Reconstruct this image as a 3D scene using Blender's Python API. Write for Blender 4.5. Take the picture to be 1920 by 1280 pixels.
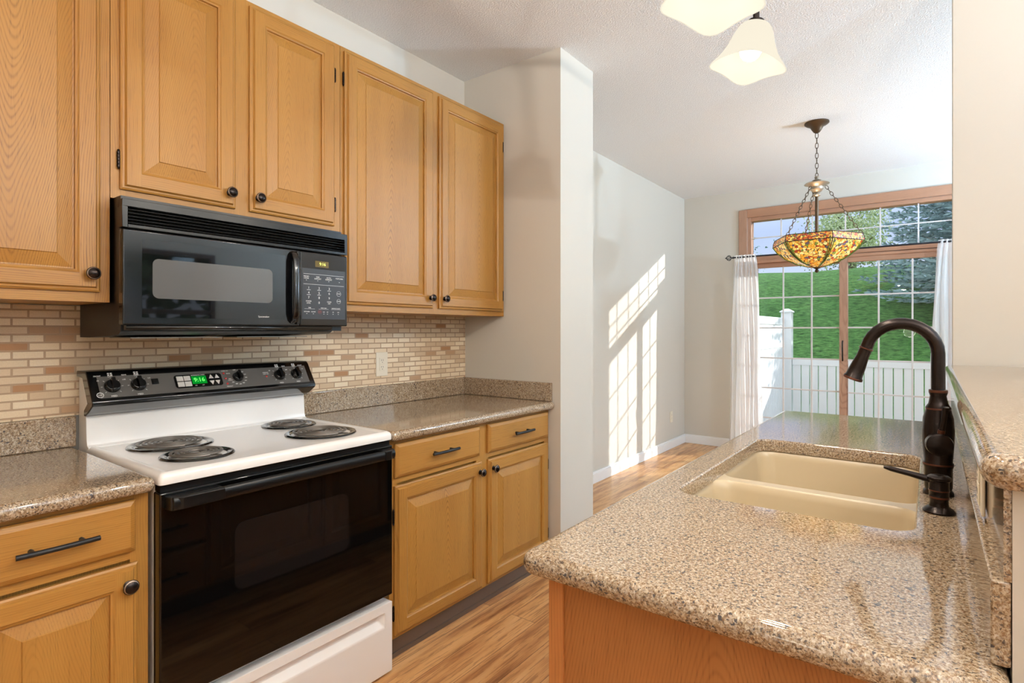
import bpy, bmesh, math, random
from math import sin, cos, pi, radians, sqrt
from mathutils import Vector, Matrix
random.seed(7)
for o in list(bpy.data.objects):
    bpy.data.objects.remove(o)
SC = bpy.context.scene
COL = SC.collection

# ------------------------------------------------------------------ camera
cam = bpy.data.cameras.new('camera')
cam.sensor_fit = 'HORIZONTAL'; cam.sensor_width = 36.0
cam.lens = 36.0 * 1042.0 / 1920.0
cam.shift_y = -20.0 / 1920.0
cam.clip_start = 0.02; cam.clip_end = 500
camo = bpy.data.objects.new('camera', cam); COL.objects.link(camo)
camo.location = (0, 0, 1.30); camo.rotation_euler = (radians(90), 0, radians(37.0))
SC.camera = camo

# ------------------------------------------------------------------ world, sun, exposure
SC.view_settings.view_transform = 'Standard'
SC.view_settings.look = 'None'
SC.view_settings.gamma = 1.0
SC.view_settings.use_curve_mapping = False
SC.view_settings.exposure = 0.1
SC.cycles.max_bounces = 10; SC.cycles.diffuse_bounces = 5; SC.cycles.glossy_bounces = 5
SC.cycles.transparent_max_bounces = 16; SC.cycles.transmission_bounces = 6
SC.cycles.sample_clamp_indirect = 6.0; SC.cycles.caustics_reflective = False; SC.cycles.caustics_refractive = False
SC.cycles.use_denoising = True
try: SC.cycles.use_light_tree = True
except Exception: pass

w = bpy.data.worlds.new('sky'); SC.world = w; w.use_nodes = True
wn = w.node_tree; wn.nodes.clear()
wo = wn.nodes.new('ShaderNodeOutputWorld'); wb = wn.nodes.new('ShaderNodeBackground')
tc = wn.nodes.new('ShaderNodeTexCoord'); sp = wn.nodes.new('ShaderNodeSeparateXYZ'); rp = wn.nodes.new('ShaderNodeValToRGB')
wn.links.new(tc.outputs['Generated'], sp.inputs[0]); wn.links.new(sp.outputs['Z'], rp.inputs[0])
rp.color_ramp.elements[0].position = 0.0; rp.color_ramp.elements[0].color = (0.42, 0.46, 0.52, 1)
rp.color_ramp.elements[1].position = 0.45; rp.color_ramp.elements[1].color = (0.85, 0.95, 1.1, 1)
e = rp.color_ramp.elements.new(0.16); e.color = (0.29, 0.36, 0.52, 1)
wn.links.new(rp.outputs[0], wb.inputs[0]); wb.inputs[1].default_value = 1.9
wn.links.new(wb.outputs[0], wo.inputs[0])

def add_light(name, kind, loc, energy, color, size=0.1, rot=None):
    l = bpy.data.lights.new(name, kind); l.energy = energy; l.color = color
    if kind == 'SUN': l.angle = size
    elif kind == 'POINT': l.shadow_soft_size = size
    o = bpy.data.objects.new(name, l); o.location = loc; COL.objects.link(o)
    if rot is not None: o.rotation_euler = rot
    return o
sd = Vector((-1.0, -0.81, -0.41)).normalized()
add_light('sun_light', 'SUN', (8, 12, 9), 4.8, (1.0, 0.97, 0.92), radians(0.6), sd.to_track_quat('-Z', 'Y').to_euler())
WARM = (1.0, 0.90, 0.76); NEUT = (0.53, 0.76, 1.0)

# ------------------------------------------------------------------ mesh builder (everything is written in world coordinates)
class B:
    def __init__(s): s.v = []; s.f = []; s.m = []; s.fl = set()
    def add(s, vs, fs, m=0, fl=False):
        if fl: s.fl.update(range(len(s.f), len(s.f)+len(fs)))
        k = len(s.v); s.v += [tuple(p) for p in vs]
        for f in fs: s.f.append([k + i for i in f]); s.m.append(m)
    def box(s, x0, x1, y0, y1, z0, z1, m=0):
        s.add([(x0,y0,z0),(x1,y0,z0),(x1,y1,z0),(x0,y1,z0),(x0,y0,z1),(x1,y0,z1),(x1,y1,z1),(x0,y1,z1)],
              [(0,3,2,1),(4,5,6,7),(0,1,5,4),(1,2,6,5),(2,3,7,6),(3,0,4,7)], m)
        return s
    def obox(s, c, ax, ay, az, m=0):
        c = Vector(c); ax = Vector(ax); ay = Vector(ay); az = Vector(az)
        vs = [c + ax*i + ay*j + az*k for k in (-1,1) for i, j in ((-1,-1),(1,-1),(1,1),(-1,1))]
        s.add(vs, [(0,3,2,1),(4,5,6,7),(0,1,5,4),(1,2,6,5),(2,3,7,6),(3,0,4,7)], m); return s
    def loops(s, L, m=0, cap0=False, cap1=False, closed=True, mats=None):
        n = len(L[0]); vs = [p for l in L for p in l]; k0 = len(s.v); s.v += [tuple(p) for p in vs]
        for i in range(len(L)-1):
            for j in range(n if closed else n-1):
                a = k0+i*n+j; b = k0+i*n+(j+1) % n
                s.f.append([a, b, b+n, a+n]); s.m.append(mats[i] if mats else m)
        if cap0: s.fl.add(len(s.f)); s.f.append([k0+j for j in range(n)][::-1]); s.m.append(mats[0] if mats else m)
        if cap1: s.fl.add(len(s.f)); s.f.append([k0+(len(L)-1)*n+j for j in range(n)]); s.m.append(mats[-1] if mats else m)
        return s
    def tube(s, P, r, n=12, m=0, caps=True, closed=False, flat=None):
        P = [Vector(p) for p in P]; N = len(P); L = []
        if closed: T = [(P[(i+1) % N]-P[i-1]).normalized() for i in range(N)]
        else: T = [(P[min(i+1, N-1)]-P[max(i-1, 0)]).normalized() for i in range(N)]
        up = Vector((0,0,1)) if abs(T[0].z) < 0.9 else Vector((1,0,0))
        u = T[0].cross(up).normalized()
        for i in range(N):
            u = (u - T[i]*u.dot(T[i])).normalized(); vv = T[i].cross(u)
            rr = r[i] if isinstance(r, (list, tuple)) else r
            fu, fv = flat if flat else (1, 1)
            L.append([P[i]+(u*cos(2*pi*j/n)*fu+vv*sin(2*pi*j/n)*fv)*rr for j in range(n)])
        if closed: L.append(L[0])
        return s.loops(L, m, caps and not closed, caps and not closed)
    def lathe(s, prof, org, ax=(0,0,1), n=24, m=0, mats=None, ph=0.0, caps=True):
        ax = Vector(ax).normalized(); org = Vector(org)
        u = ax.cross(Vector((0,1,0)) if abs(ax.y) < .9 else Vector((1,0,0))).normalized(); v = ax.cross(u)
        L = [[org+ax*h+(u*cos(2*pi*j/n+ph)+v*sin(2*pi*j/n+ph))*max(r, 1e-5) for j in range(n)] for r, h in prof]
        return s.loops(L, m, caps, caps, mats=mats)
    def prism(s, poly, axis, a0, a1, m=0):
        def P(p, a): return {'y': (p[0], a, p[1]), 'x': (a, p[0], p[1]), 'z': (p[0], p[1], a)}[axis]
        return s.loops([[P(p, a0) for p in poly], [P(p, a1) for p in poly]], m, True, True)
    def ball(s, c, r, n=14, m=0, sc=(1,1,1)):
        c = Vector(c); L = []
        for i in range(n//2+1):
            t = pi*i/(n//2)
            L.append([c+Vector((sc[0]*r*max(sin(t),1e-4)*cos(2*pi*j/n), sc[1]*r*max(sin(t),1e-4)*sin(2*pi*j/n), sc[2]*r*cos(t))) for j in range(n)])
        return s.loops(L, m)
    def text(s, txt, size, org, right, up, m=0, align='CENTER', bold=0.0):
        cu = bpy.data.curves.new('t', 'FONT'); cu.body = txt; cu.size = size; cu.align_x = align; cu.align_y = 'CENTER'
        cu.extrude = 0.0003; cu.offset = bold; cu.resolution_u = 3
        ob = bpy.data.objects.new('t', cu); COL.objects.link(ob)
        dg = bpy.context.evaluated_depsgraph_get(); me = ob.evaluated_get(dg).to_mesh()
        R = Vector(right).normalized(); U = Vector(up).normalized(); N = R.cross(U); O = Vector(org)
        s.add([O+R*p.co.x+U*p.co.y+N*p.co.z for p in me.vertices], [list(p.vertices) for p in me.polygons], m)
        ob.evaluated_get(dg).to_mesh_clear(); bpy.data.objects.remove(ob); bpy.data.curves.remove(cu)
        return s
    def build(s, name, mats, parent=None, origin=None, bevel=0.0, seg=2, ang=40, flat=False):
        if not isinstance(mats, (list, tuple)): mats = [mats]
        if origin is None:
            xs, ys, zs = zip(*s.v); origin = ((min(xs)+max(xs))/2, (min(ys)+max(ys))/2, min(zs))
        O = Vector(origin); me = bpy.data.meshes.new(name)
        me.from_pydata([tuple(Vector(p)-O) for p in s.v], [], s.f)
        for mt in mats: me.materials.append(mt)
        for k, (p, mi) in enumerate(zip(me.polygons, s.m)): p.material_index = mi; p.use_smooth = not flat and k not in s.fl
        bm = bmesh.new(); bm.from_mesh(me); bmesh.ops.remove_doubles(bm, verts=bm.verts, dist=1e-6)
        bmesh.ops.recalc_face_normals(bm, faces=bm.faces); bm.to_mesh(me); bm.free()
        if not flat:
            me.set_sharp_from_angle(angle=radians(ang))
            if len(me.polygons) == len(s.f):
                for k in s.fl: me.polygons[k].use_smooth = False
        o = bpy.data.objects.new(name, me); COL.objects.link(o)
        pl = Vector((0,0,0))
        if parent is not None:
            o.parent = parent; q = parent
            while q is not None: pl += Vector(q.location); q = q.parent
        o.location = O - pl
        if bevel > 0:
            md = o.modifiers.new('bevel', 'BEVEL'); md.width = bevel; md.segments = seg; md.limit_method = 'ANGLE'
            md.angle_limit = radians(40); md.harden_normals = True
        return o

def thing(name, label, cat, loc, group=None):
    o = bpy.data.objects.new(name, None); COL.objects.link(o); o.location = loc; o.empty_display_size = 0.1
    o['label'] = label; o['category'] = cat
    if group: o['group'] = group
    return o
def tag(o, label, cat, group=None, kind=None):
    o['label'] = label; o['category'] = cat
    if group: o['group'] = group
    if kind: o['kind'] = kind
    return o
def struct(o, label=None):
    o['kind'] = 'structure'
    if label: o['label'] = label
    return o
def rrect(x0, x1, y0, y1, r, z, n=6):
    P = []
    for cx, cy, a in ((x1-r, y1-r, 0), (x0+r, y1-r, 90), (x0+r, y0+r, 180), (x1-r, y0+r, 270)):
        for i in range(n+1):
            t = radians(a+90*i/n); P.append((cx+r*cos(t), cy+r*sin(t), z))
    return P
def fill_loops(b, L, m=0):
    bm = bmesh.new(); es = []
    for l in L:
        vs = [bm.verts.new(p) for p in l]
        for i in range(len(vs)): es.append(bm.edges.new((vs[i], vs[(i+1) % len(vs)])))
    bmesh.ops.triangle_fill(bm, edges=es, use_beauty=True)
    bm.verts.index_update()
    b.add([v.co[:] for v in bm.verts], [[v.index for v in f.verts] for f in bm.faces], m, True); bm.free()

# ------------------------------------------------------------------ materials
def lin(r, g, b): return tuple((c/255/12.92 if c/255 <= .04045 else ((c/255+.055)/1.055)**2.4) for c in (r, g, b)) + (1,)
class NT:
    def __init__(s, name):
        s.mat = bpy.data.materials.new(name); s.mat.use_nodes = True; s.t = s.mat.node_tree; s.t.nodes.clear()
        s.out = s.t.nodes.new('ShaderNodeOutputMaterial')
    def n(s, ty, **k):
        nd = s.t.nodes.new('ShaderNode'+ty)
        for a, v in k.items(): setattr(nd, a, v)
        return nd
    def put(s, sock, v):
        if isinstance(v, bpy.types.NodeSocket): s.t.links.new(v, sock)
        else: sock.default_value = v
    def m(s, op, a, b=0.0, c=0.0):
        nd = s.n('Math', operation=op)
        for i, v in enumerate((a, b, c)): s.put(nd.inputs[i], v)
        return nd.outputs[0]
    def vec(s, x, y, z):
        nd = s.n('CombineXYZ')
        for i, v in enumerate((x, y, z)): s.put(nd.inputs[i], v)
        return nd.outputs[0]
    def obj(s):
        nd = s.n('TexCoord'); sp = s.n('SeparateXYZ'); s.t.links.new(nd.outputs['Object'], sp.inputs[0])
        return nd.outputs['Object'], sp.outputs[0], sp.outputs[1], sp.outputs[2]
    def rand(s): return s.n('ObjectInfo').outputs['Random']
    def noise(s, v, scale=1.0, detail=2.0, rough=0.5, col=False):
        nd = s.n('TexNoise'); s.put(nd.inputs['Vector'], v); nd.inputs['Scale'].default_value = scale
        nd.inputs['Detail'].default_value = detail; nd.inputs['Roughness'].default_value = rough
        return nd.outputs['Color' if col else 'Fac']
    def ramp(s, fac, stops, interp='LINEAR'):
        nd = s.n('ValToRGB'); cr = nd.color_ramp; cr.interpolation = interp
        cr.elements[0].position = stops[0][0]; cr.elements[0].color = stops[0][1]
        cr.elements[1].position = stops[-1][0]; cr.elements[1].color = stops[-1][1]
        for p, c in stops[1:-1]: e = cr.elements.new(p); e.color = c
        s.put(nd.inputs[0], fac); return nd.outputs[0]
    def mix(s, f, a, b, blend='MIX'):
        nd = s.n('Mix', data_type='RGBA', blend_type=blend); s.put(nd.inputs[0], f); s.put(nd.inputs[6], a); s.put(nd.inputs[7], b)
        return nd.outputs[2]
    def bump(s, h, strength=0.3, dist=0.002):
        nd = s.n('Bump'); s.put(nd.inputs['Height'], h); nd.inputs['Strength'].default_value = strength; nd.inputs['Distance'].default_value = dist
        return nd.outputs[0]
    def pbr(s, col, rough=0.5, metal=0.0, spec=0.5, normal=None, coat=0.0, emit=None, es=0.0):
        p = s.n('BsdfPrincipled'); s.put(p.inputs['Base Color'], col); s.put(p.inputs['Roughness'], rough); s.put(p.inputs['Metallic'], metal)
        p.inputs['Specular IOR Level'].default_value = spec; p.inputs['Coat Weight'].default_value = coat; p.inputs['Coat Roughness'].default_value = 0.08
        if normal is not None: s.put(p.inputs['Normal'], normal)
        if emit is not None: s.put(p.inputs['Emission Color'], emit); p.inputs['Emission Strength'].default_value = es
        s.t.links.new(p.outputs[0], s.out.inputs[0]); return s.mat
def plain(name, rgb, rough=0.5, metal=0.0, spec=0.5, coat=0.0, var=0.0, emit=None, es=0.0):
    t = NT(name); c = lin(*rgb)
    if var > 0:
        o, x, y, z = t.obj(); f = t.noise(o, 6.0, 3.0)
        col = t.mix(f, tuple(v*(1-var) for v in c[:3])+(1,), tuple(min(1, v*(1+var)) for v in c[:3])+(1,))
    else: col = c
    return t.pbr(col, rough, metal, spec, coat=coat, emit=(lin(*emit) if emit else None), es=es)

def oak(name, axis, face='x', cath=True, light=(176,128,60), mid=(158,108,45), dark=(98,58,20), rough=0.42):
    t = NT(name); o, x, y, z = t.obj(); r = t.rand()
    if face == 'x': g, wd, d = (z, y, x) if axis == 'z' else (y, z, x)
    else: g, wd, d = (z, x, y) if axis == 'z' else (x, z, y)
    r7 = t.m('MULTIPLY', r, 37.0)
    n1 = t.m('SUBTRACT', t.noise(t.vec(t.m('MULTIPLY_ADD', wd, 5.0, r7), t.m('MULTIPLY_ADD', d, 5.0, r7), t.m('MULTIPLY', g, 1.3)), 1.0, 2.0), 0.5)
    n2 = t.m('SUBTRACT', t.noise(t.vec(t.m('MULTIPLY_ADD', wd, 40.0, r7), r7, t.m('MULTIPLY', g, 16.0)), 1.0, 2.0), 0.5)
    off = t.m('MULTIPLY_ADD', r, 0.10, -0.05) if cath else t.m('MULTIPLY_ADD', r, 0.5, 0.35)
    ww = t.m('ADD', t.m('ADD', wd, off), t.m('MULTIPLY', n1, 0.05))
    tip = 0.016
    sgn = t.m('MULTIPLY_ADD', t.m('GREATER_THAN', t.m('FRACT', t.m('MULTIPLY', r, 5.7)), 0.38), 2.0, -1.0)
    gg = t.m('MULTIPLY', t.m('MULTIPLY', g, sgn), 0.17 if cath else 0.022)
    vee = t.m('MULTIPLY', t.m('SQRT', t.m('MULTIPLY_ADD', ww, ww, tip*tip)), 0.85)
    rr0 = t.m('ADD', t.m('ADD', vee, gg), t.m('ADD', t.m('MULTIPLY', n1, 0.022), t.m('MULTIPLY', n2, 0.0014)))
    ph = t.m('MULTIPLY', t.noise(t.vec(t.m('MULTIPLY', rr0, 45.0), r7, 0.0), 1.0, 2.0), 9.0)
    sw = t.m('MULTIPLY_ADD', t.m('SINE', t.m('MULTIPLY_ADD', rr0, 2*pi/0.0050, ph)), 0.5, 0.5)
    fib = t.noise(t.vec(t.m('MULTIPLY_ADD', wd, 230.0, r7), t.m('MULTIPLY', d, 230.0), t.m('MULTIPLY', g, 22.0)), 1.0, 2.0, 0.6)
    amp = t.noise(t.vec(t.m('MULTIPLY_ADD', wd, 7.0, r7), r7, t.m('MULTIPLY', g, 2.0)), 1.0, 1.0)
    band = t.m('MULTIPLY', t.m('POWER', sw, 3.0), t.m('MULTIPLY', t.m('MULTIPLY_ADD', fib, 1.3, 0.15), t.m('MULTIPLY', t.m('MULTIPLY_ADD', amp, 1.6, 0.05), t.m('MULTIPLY_ADD', t.m('FRACT', t.m('MULTIPLY', r, 7.3)), 0.8, 0.3))))
    pore = t.noise(t.vec(t.m('MULTIPLY_ADD', wd, 420.0, r7), t.m('MULTIPLY', d, 420.0), t.m('MULTIPLY', g, 9.0)), 1.0, 2.0, 0.6)
    pm = t.m('MULTIPLY', t.m('GREATER_THAN', pore, 0.60), t.m('MULTIPLY_ADD', band, 0.7, 0.3))
    big = t.noise(t.vec(t.m('MULTIPLY_ADD', wd, 9.0, r7), d, t.m('MULTIPLY', g, 0.8)), 1.0, 2.0)
    c = t.mix(t.m('MULTIPLY_ADD', big, 1.4, -0.2), lin(*mid), lin(*light))
    c = t.mix(t.m('MINIMUM', t.m('MULTIPLY', band, 0.58), 0.7), c, lin(*dark))
    c = t.mix(t.m('MULTIPLY', pm, 0.50), c, tuple(v*0.6 for v in lin(*dark)[:3])+(1,))
    return t.pbr(c, rough, 0, 0.45, normal=t.bump(t.m('MULTIPLY', pore, -1.0), 0.06, 0.0006))

OAKV = oak('oak_vertical', 'z'); OAKS = oak('oak_straight', 'z', cath=False); OAKH = oak('oak_horizontal', 'y', cath=False)
DK = dict(light=(172,114,62), mid=(154,98,50), dark=(112,66,30))
OAKE = oak('oak_end', 'z', face='y', **DK); OAKES = oak('oak_end_stile', 'z', face='y', cath=False, light=(190,128,74), mid=(178,115,63), dark=(140,86,44))
DOORWOOD = oak('door_wood', 'z', cath=False, light=(178,140,116), mid=(164,124,100), dark=(132,92,70))
DOORWOODH = oak('door_wood_rail', 'x', face='y', cath=False, light=(180,136,108), mid=(164,118,90), dark=(130,88,62))

def granite(name):
    t = NT(name); o, x, y, z = t.obj()
    wob = t.n('VectorMath', operation='MULTIPLY_ADD'); t.put(wob.inputs[0], t.noise(o, 300.0, 2.0, col=True)); wob.inputs[1].default_value = (.004,.004,.004); t.put(wob.inputs[2], o)
    def cells(sc):
        v = t.n('TexVoronoi'); t.put(v.inputs['Vector'], wob.outputs[0]); v.inputs['Scale'].default_value = sc
        s2 = t.n('SeparateColor'); t.put(s2.inputs[0], v.outputs['Color']); return s2.outputs[0]
    n = t.noise(wob.outputs[0], 190.0, 4.0, 0.78)
    a = t.ramp(n, [(.34, lin(58,42,30)), (.41, lin(112,88,62)), (.48, lin(154,132,104)), (.57, lin(186,168,144)), (.70, lin(212,202,186))])
    a = t.mix(t.m('MULTIPLY', t.m('GREATER_THAN', cells(420.0), 0.78), 0.5), a, lin(150,136,124))
    a = t.mix(t.m('MULTIPLY', t.m('GREATER_THAN', cells(520.0), 0.84), 0.7), a, lin(120,86,54))
    a = t.mix(t.m('MULTIPLY', t.m('GREATER_THAN', cells(440.0), 0.93), 0.85), a, lin(56,48,44))
    c = t.mix(t.m('GREATER_THAN', t.m('ADD', cells(230.0), t.m('MULTIPLY', t.noise(o, 30.0, 2.0), 0.2)), 1.083), a, lin(66,60,60))
    return t.pbr(c, 0.07, 0, 0.85, normal=None)
GRANITE = granite('granite')

def brickmat():
    t = NT('mosaic_brick'); o, x, y, z = t.obj()
    br = t.n('TexBrick'); t.put(br.inputs['Vector'], t.vec(y, z, 0.0))
    br.offset = 0.5; br.inputs['Color1'].default_value = (0,0,0,1); br.inputs['Color2'].default_value = (1,1,1,1); br.inputs['Mortar'].default_value = (0.5,0.5,0.5,1)
    br.inputs['Scale'].default_value = 1.0; br.inputs['Mortar Size'].default_value = 0.0032; br.inputs['Mortar Smooth'].default_value = 0.25
    br.inputs['Bias'].default_value = 0.0; br.inputs['Brick Width'].default_value = 0.081; br.inputs['Row Height'].default_value = 0.0263
    s2 = t.n('SeparateColor'); t.put(s2.inputs[0], br.outputs['Color'])
    c = t.ramp(s2.outputs[0], [(0, lin(246,229,200)), (.3, lin(238,218,186)), (.55, lin(230,207,175)), (.80, lin(212,186,154)), (.92, lin(186,150,116)), (.972, lin(172,122,80))], 'CONSTANT')
    nz = t.noise(o, 260.0, 3.0, 0.65); c = t.mix(t.m('MULTIPLY', nz, 0.45), c, lin(168,140,108))
    c = t.mix(br.outputs['Fac'], c, lin(176,148,120))
    h = t.m('SUBTRACT', t.m('MULTIPLY', nz, 0.35), br.outputs['Fac'])
    return t.pbr(c, 0.55, 0, 0.35, normal=t.bump(h, 0.6, 0.002))
BRICK = brickmat()

def paint(name, rgb, rough=0.75, bscale=260.0, bs=0.05):
    t = NT(name); o, x, y, z = t.obj()
    return t.pbr(lin(*rgb), rough, 0, 0.3, normal=t.bump(t.noise(o, bscale, 2.0), bs, 0.001))
WALL = paint('wall_paint', (204,198,187))
TRIM = paint('white_trim', (236,236,236), 0.4, 50, 0.01)
def popcorn():
    t = NT('popcorn_ceiling'); o, x, y, z = t.obj()
    n1 = t.noise(o, 125.0, 3.0, 0.6); hh = t.m('POWER', n1, 2.0)
    c = t.mix(n1, lin(226,225,224), lin(247,246,245))
    return t.pbr(c, 0.9, 0, 0.2, normal=t.bump(hh, 0.65, 0.010))
CEIL = popcorn()
def floormat():
    t = NT('plank_floor'); o, x, y, z = t.obj()
    br = t.n('TexBrick'); t.put(br.inputs['Vector'], t.vec(y, x, 0.0)); br.offset = 0.37
    br.inputs['Color1'].default_value = (0,0,0,1); br.inputs['Color2'].default_value = (1,1,1,1); br.inputs['Mortar'].default_value = (.5,.5,.5,1)
    br.inputs['Scale'].default_value = 1.0; br.inputs['Mortar Size'].default_value = 0.0010; br.inputs['Brick Width'].default_value = 1.25; br.inputs['Row Height'].default_value = 0.128
    s2 = t.n('SeparateColor'); t.put(s2.inputs[0], br.outputs['Color']); k = t.m('MULTIPLY', s2.outputs[0], 20.0)
    n1 = t.noise(t.vec(t.m('MULTIPLY_ADD', x, 16.0, k), t.m('MULTIPLY_ADD', y, 1.6, k), k), 1.0, 5.0, 0.62)
    n2 = t.noise(t.vec(t.m('MULTIPLY_ADD', x, 120.0, k), t.m('MULTIPLY_ADD', y, 5.0, k), k), 1.0, 3.0, 0.6)
    c = t.ramp(n1, [(.30, lin(122,78,46)), (.41, lin(182,128,80)), (.52, lin(214,162,106)), (.72, lin(232,186,132))])
    c = t.mix(t.m('MULTIPLY', t.m('GREATER_THAN', n2, 0.57), 0.45), c, lin(112,68,38))
    c = t.mix(t.m('MULTIPLY', s2.outputs[0], 0.30), c, lin(150,98,60))
    c = t.mix(br.outputs['Fac'], c, lin(70,44,28))
    return t.pbr(c, 0.33, 0, 0.45, normal=t.bump(n2, 0.08, 0.001))
FLOOR = floormat()

ENAMEL = plain('white_enamel', (240,238,236), 0.22, coat=0.3)
BLACKG = plain('black_gloss', (12,12,13), 0.13, spec=0.5, coat=0.3)
BLACKM = plain('black_satin', (13,13,13), 0.30, spec=0.35)
OVENGLASS = plain('oven_glass', (6,6,6), 0.04, spec=0.42)
MWGLASS = plain('microwave_glass', (14,15,17), 0.03, spec=0.6)
MWSCREEN = plain('microwave_screen', (92,92,92), 0.12, spec=0.5)
PANELG = plain('control_grey', (104,101,97), 0.34, metal=0.45, spec=0.5)
KEYPAD = plain('keypad_charcoal', (44,46,50), 0.45)
LETTER = plain('lettering_white', (226,226,224), 0.5)
LETRED = plain('lettering_red', (170,60,50), 0.5)
GREENLCD = plain('green_display', (0,70,20), 0.2, emit=(0,160,40), es=0.55)
GREENSEG = plain('green_digits', (120,255,120), 0.2, emit=(90,245,90), es=0.75)
AMBER = plain('amber_display', (70,56,10), 0.2, emit=(96,78,12), es=0.55)
AMBERSEG = plain('amber_digits', (220,230,110), 0.2, emit=(215,225,100), es=0.9)
REDLAMP = plain('red_lamp', (150,24,20), 0.2)
COIL = plain('coil_grey', (112,106,100), 0.42, metal=0.5)
BRONZE = plain('oil_rubbed_bronze', (38,30,27), 0.26, metal=0.75, spec=0.6)
COPPER = plain('copper_edge', (98,62,48), 0.35, metal=0.85); KNOBRING = plain('worn_knob_ring', (150,132,118), 0.3, metal=0.8)
PULL = plain('dark_pull', (34,34,36), 0.42, metal=0.4)
ANTIQUE = plain('antique_brass', (88,72,56), 0.4, metal=0.8)
NICKEL = plain('aged_nickel', (172,160,144), 0.35, metal=0.7)
SINKM = plain('beige_composite', (192,174,142), 0.30, var=0.03)
TOEK = plain('brown_vinyl', (92,74,62), 0.4)
IVORY = plain('ivory_plastic', (226,216,196), 0.4)
SLOT = plain('slot_dark', (40,36,32), 0.6)
VINYL = plain('white_vinyl', (236,240,242), 0.4)
CONC = plain('concrete', (176,172,166), 0.85, var=0.1)
BARK = plain('bark', (78,62,50), 0.9, var=0.2)
FILTER = plain('grease_filter', (150,148,142), 0.35, metal=0.8)
MUNTIN = plain('muntin_white', (206,201,199), 0.45)
DARKMET = plain('dark_metal', (44,44,48), 0.45, metal=0.6)
def leafmat(name, a, b):
    t = NT(name); o, x, y, z = t.obj(); c = t.mix(t.noise(o, 5.0, 3.0), lin(*a), lin(*b))
    return t.pbr(c, 0.7, 0, 0.3)
SPRUCE = leafmat('spruce_needles', (88,118,114), (182,206,210)); LEAF = leafmat('leaves', (140,160,110), (206,214,170)); HEDGE = leafmat('dark_leaves', (50,76,46), (110,140,90))
def grass():
    t = NT('grass'); o, x, y, z = t.obj()
    n1 = t.noise(o, 1.1, 4.0, .6); n2 = t.noise(t.vec(t.m('MULTIPLY', x, 9.0), t.m('MULTIPLY', y, 14.0), t.m('MULTIPLY', z, 30.0)), 1.0, 4.0, .7)
    c = t.mix(n1, lin(70,124,58), lin(124,170,92)); c = t.mix(t.m('MULTIPLY_ADD', n2, 2.6, -.85), c, lin(30,62,24))
    return t.pbr(c, 0.9, 0, 0.15, normal=t.bump(n2, 0.9, 0.06))
GRASS = grass()
def panemat():
    t = NT('window_glass'); tr = t.n('BsdfTransparent'); tr.inputs[0].default_value = (.97,.98,.98,1); gl = t.n('BsdfGlossy'); gl.inputs['Roughness'].default_value = 0.0
    ge = t.n('NewGeometry'); dp = t.n('VectorMath', operation='DOT_PRODUCT'); t.put(dp.inputs[0], ge.outputs['Normal']); t.put(dp.inputs[1], ge.outputs['Incoming'])
    sch = t.m('MULTIPLY_ADD', t.m('POWER', t.m('SUBTRACT', 1.0, t.m('ABSOLUTE', dp.outputs['Value'])), 5.0), 0.96, 0.02)
    mx = t.n('MixShader'); t.put(mx.inputs[0], sch)
    t.t.links.new(tr.outputs[0], mx.inputs[1]); t.t.links.new(gl.outputs[0], mx.inputs[2]); t.t.links.new(mx.outputs[0], t.out.inputs[0]); return t.mat
PANE = panemat()
def sheer():
    t = NT('sheer_curtain'); d = t.n('BsdfDiffuse'); d.inputs[0].default_value = lin(250,250,250); tl = t.n('BsdfTranslucent'); tl.inputs[0].default_value = lin(252,252,252)
    mx = t.n('MixShader'); mx.inputs[0].default_value = 0.68; tr = t.n('BsdfTransparent'); m2 = t.n('MixShader'); m2.inputs[0].default_value = 0.16
    t.t.links.new(d.outputs[0], mx.inputs[1]); t.t.links.new(tl.outputs[0], mx.inputs[2]); t.t.links.new(mx.outputs[0], m2.inputs[1]); t.t.links.new(tr.outputs[0], m2.inputs[2])
    t.t.links.new(m2.outputs[0], t.out.inputs[0]); return t.mat
SHEER = sheer()
def shadeglass():
    t = NT('cream_shade_glass'); d = t.n('BsdfDiffuse'); d.inputs[0].default_value = (.012,.011,.009,1); tl = t.n('BsdfTranslucent'); tl.inputs[0].default_value = (.02,.018,.015,1)
    mx = t.n('MixShader'); mx.inputs[0].default_value = 0.6; em = t.n('Emission'); em.inputs[0].default_value = lin(255,246,224); em.inputs[1].default_value = 0.88
    ad = t.n('AddShader'); t.t.links.new(d.outputs[0], mx.inputs[1]); t.t.links.new(tl.outputs[0], mx.inputs[2])
    t.t.links.new(mx.outputs[0], ad.inputs[0]); t.t.links.new(em.outputs[0], ad.inputs[1]); t.t.links.new(ad.outputs[0], t.out.inputs[0]); return t.mat
SHADEG = shadeglass()
BULB = plain('lit_bulb', (255,250,235), 0.4, emit=(255,246,224), es=2.2)
DOME = plain('fill_dome_glow', (250,248,240), 0.4, emit=(255,248,236), es=3.0)  # glow of the added ceiling fill domes
def stained(name, stops, scale, es):
    t = NT(name); o, x, y, z = t.obj()
    v = t.n('TexVoronoi'); t.put(v.inputs['Vector'], o); v.inputs['Scale'].default_value = scale
    v2 = t.n('TexVoronoi', feature='DISTANCE_TO_EDGE'); t.put(v2.inputs['Vector'], o); v2.inputs['Scale'].default_value = scale
    s2 = t.n('SeparateColor'); t.put(s2.inputs[0], v.outputs['Color'])
    c = t.ramp(s2.outputs[0], stops, 'CONSTANT'); lead = t.m('LESS_THAN', v2.outputs['Distance'], 0.045)
    c = t.mix(lead, c, lin(40,30,24))
    return t.pbr(c, 0.25, 0, 0.5, emit=c, es=es)
STAIN = stained('stained_glass', [(0, lin(250,206,110)), (.3, lin(236,170,60)), (.5, lin(250,224,150)), (.68, lin(206,120,44)), (.78, lin(120,140,60)), (.87, lin(170,66,40)), (.94, lin(96,84,100))], 52.0, 0.50)
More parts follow.
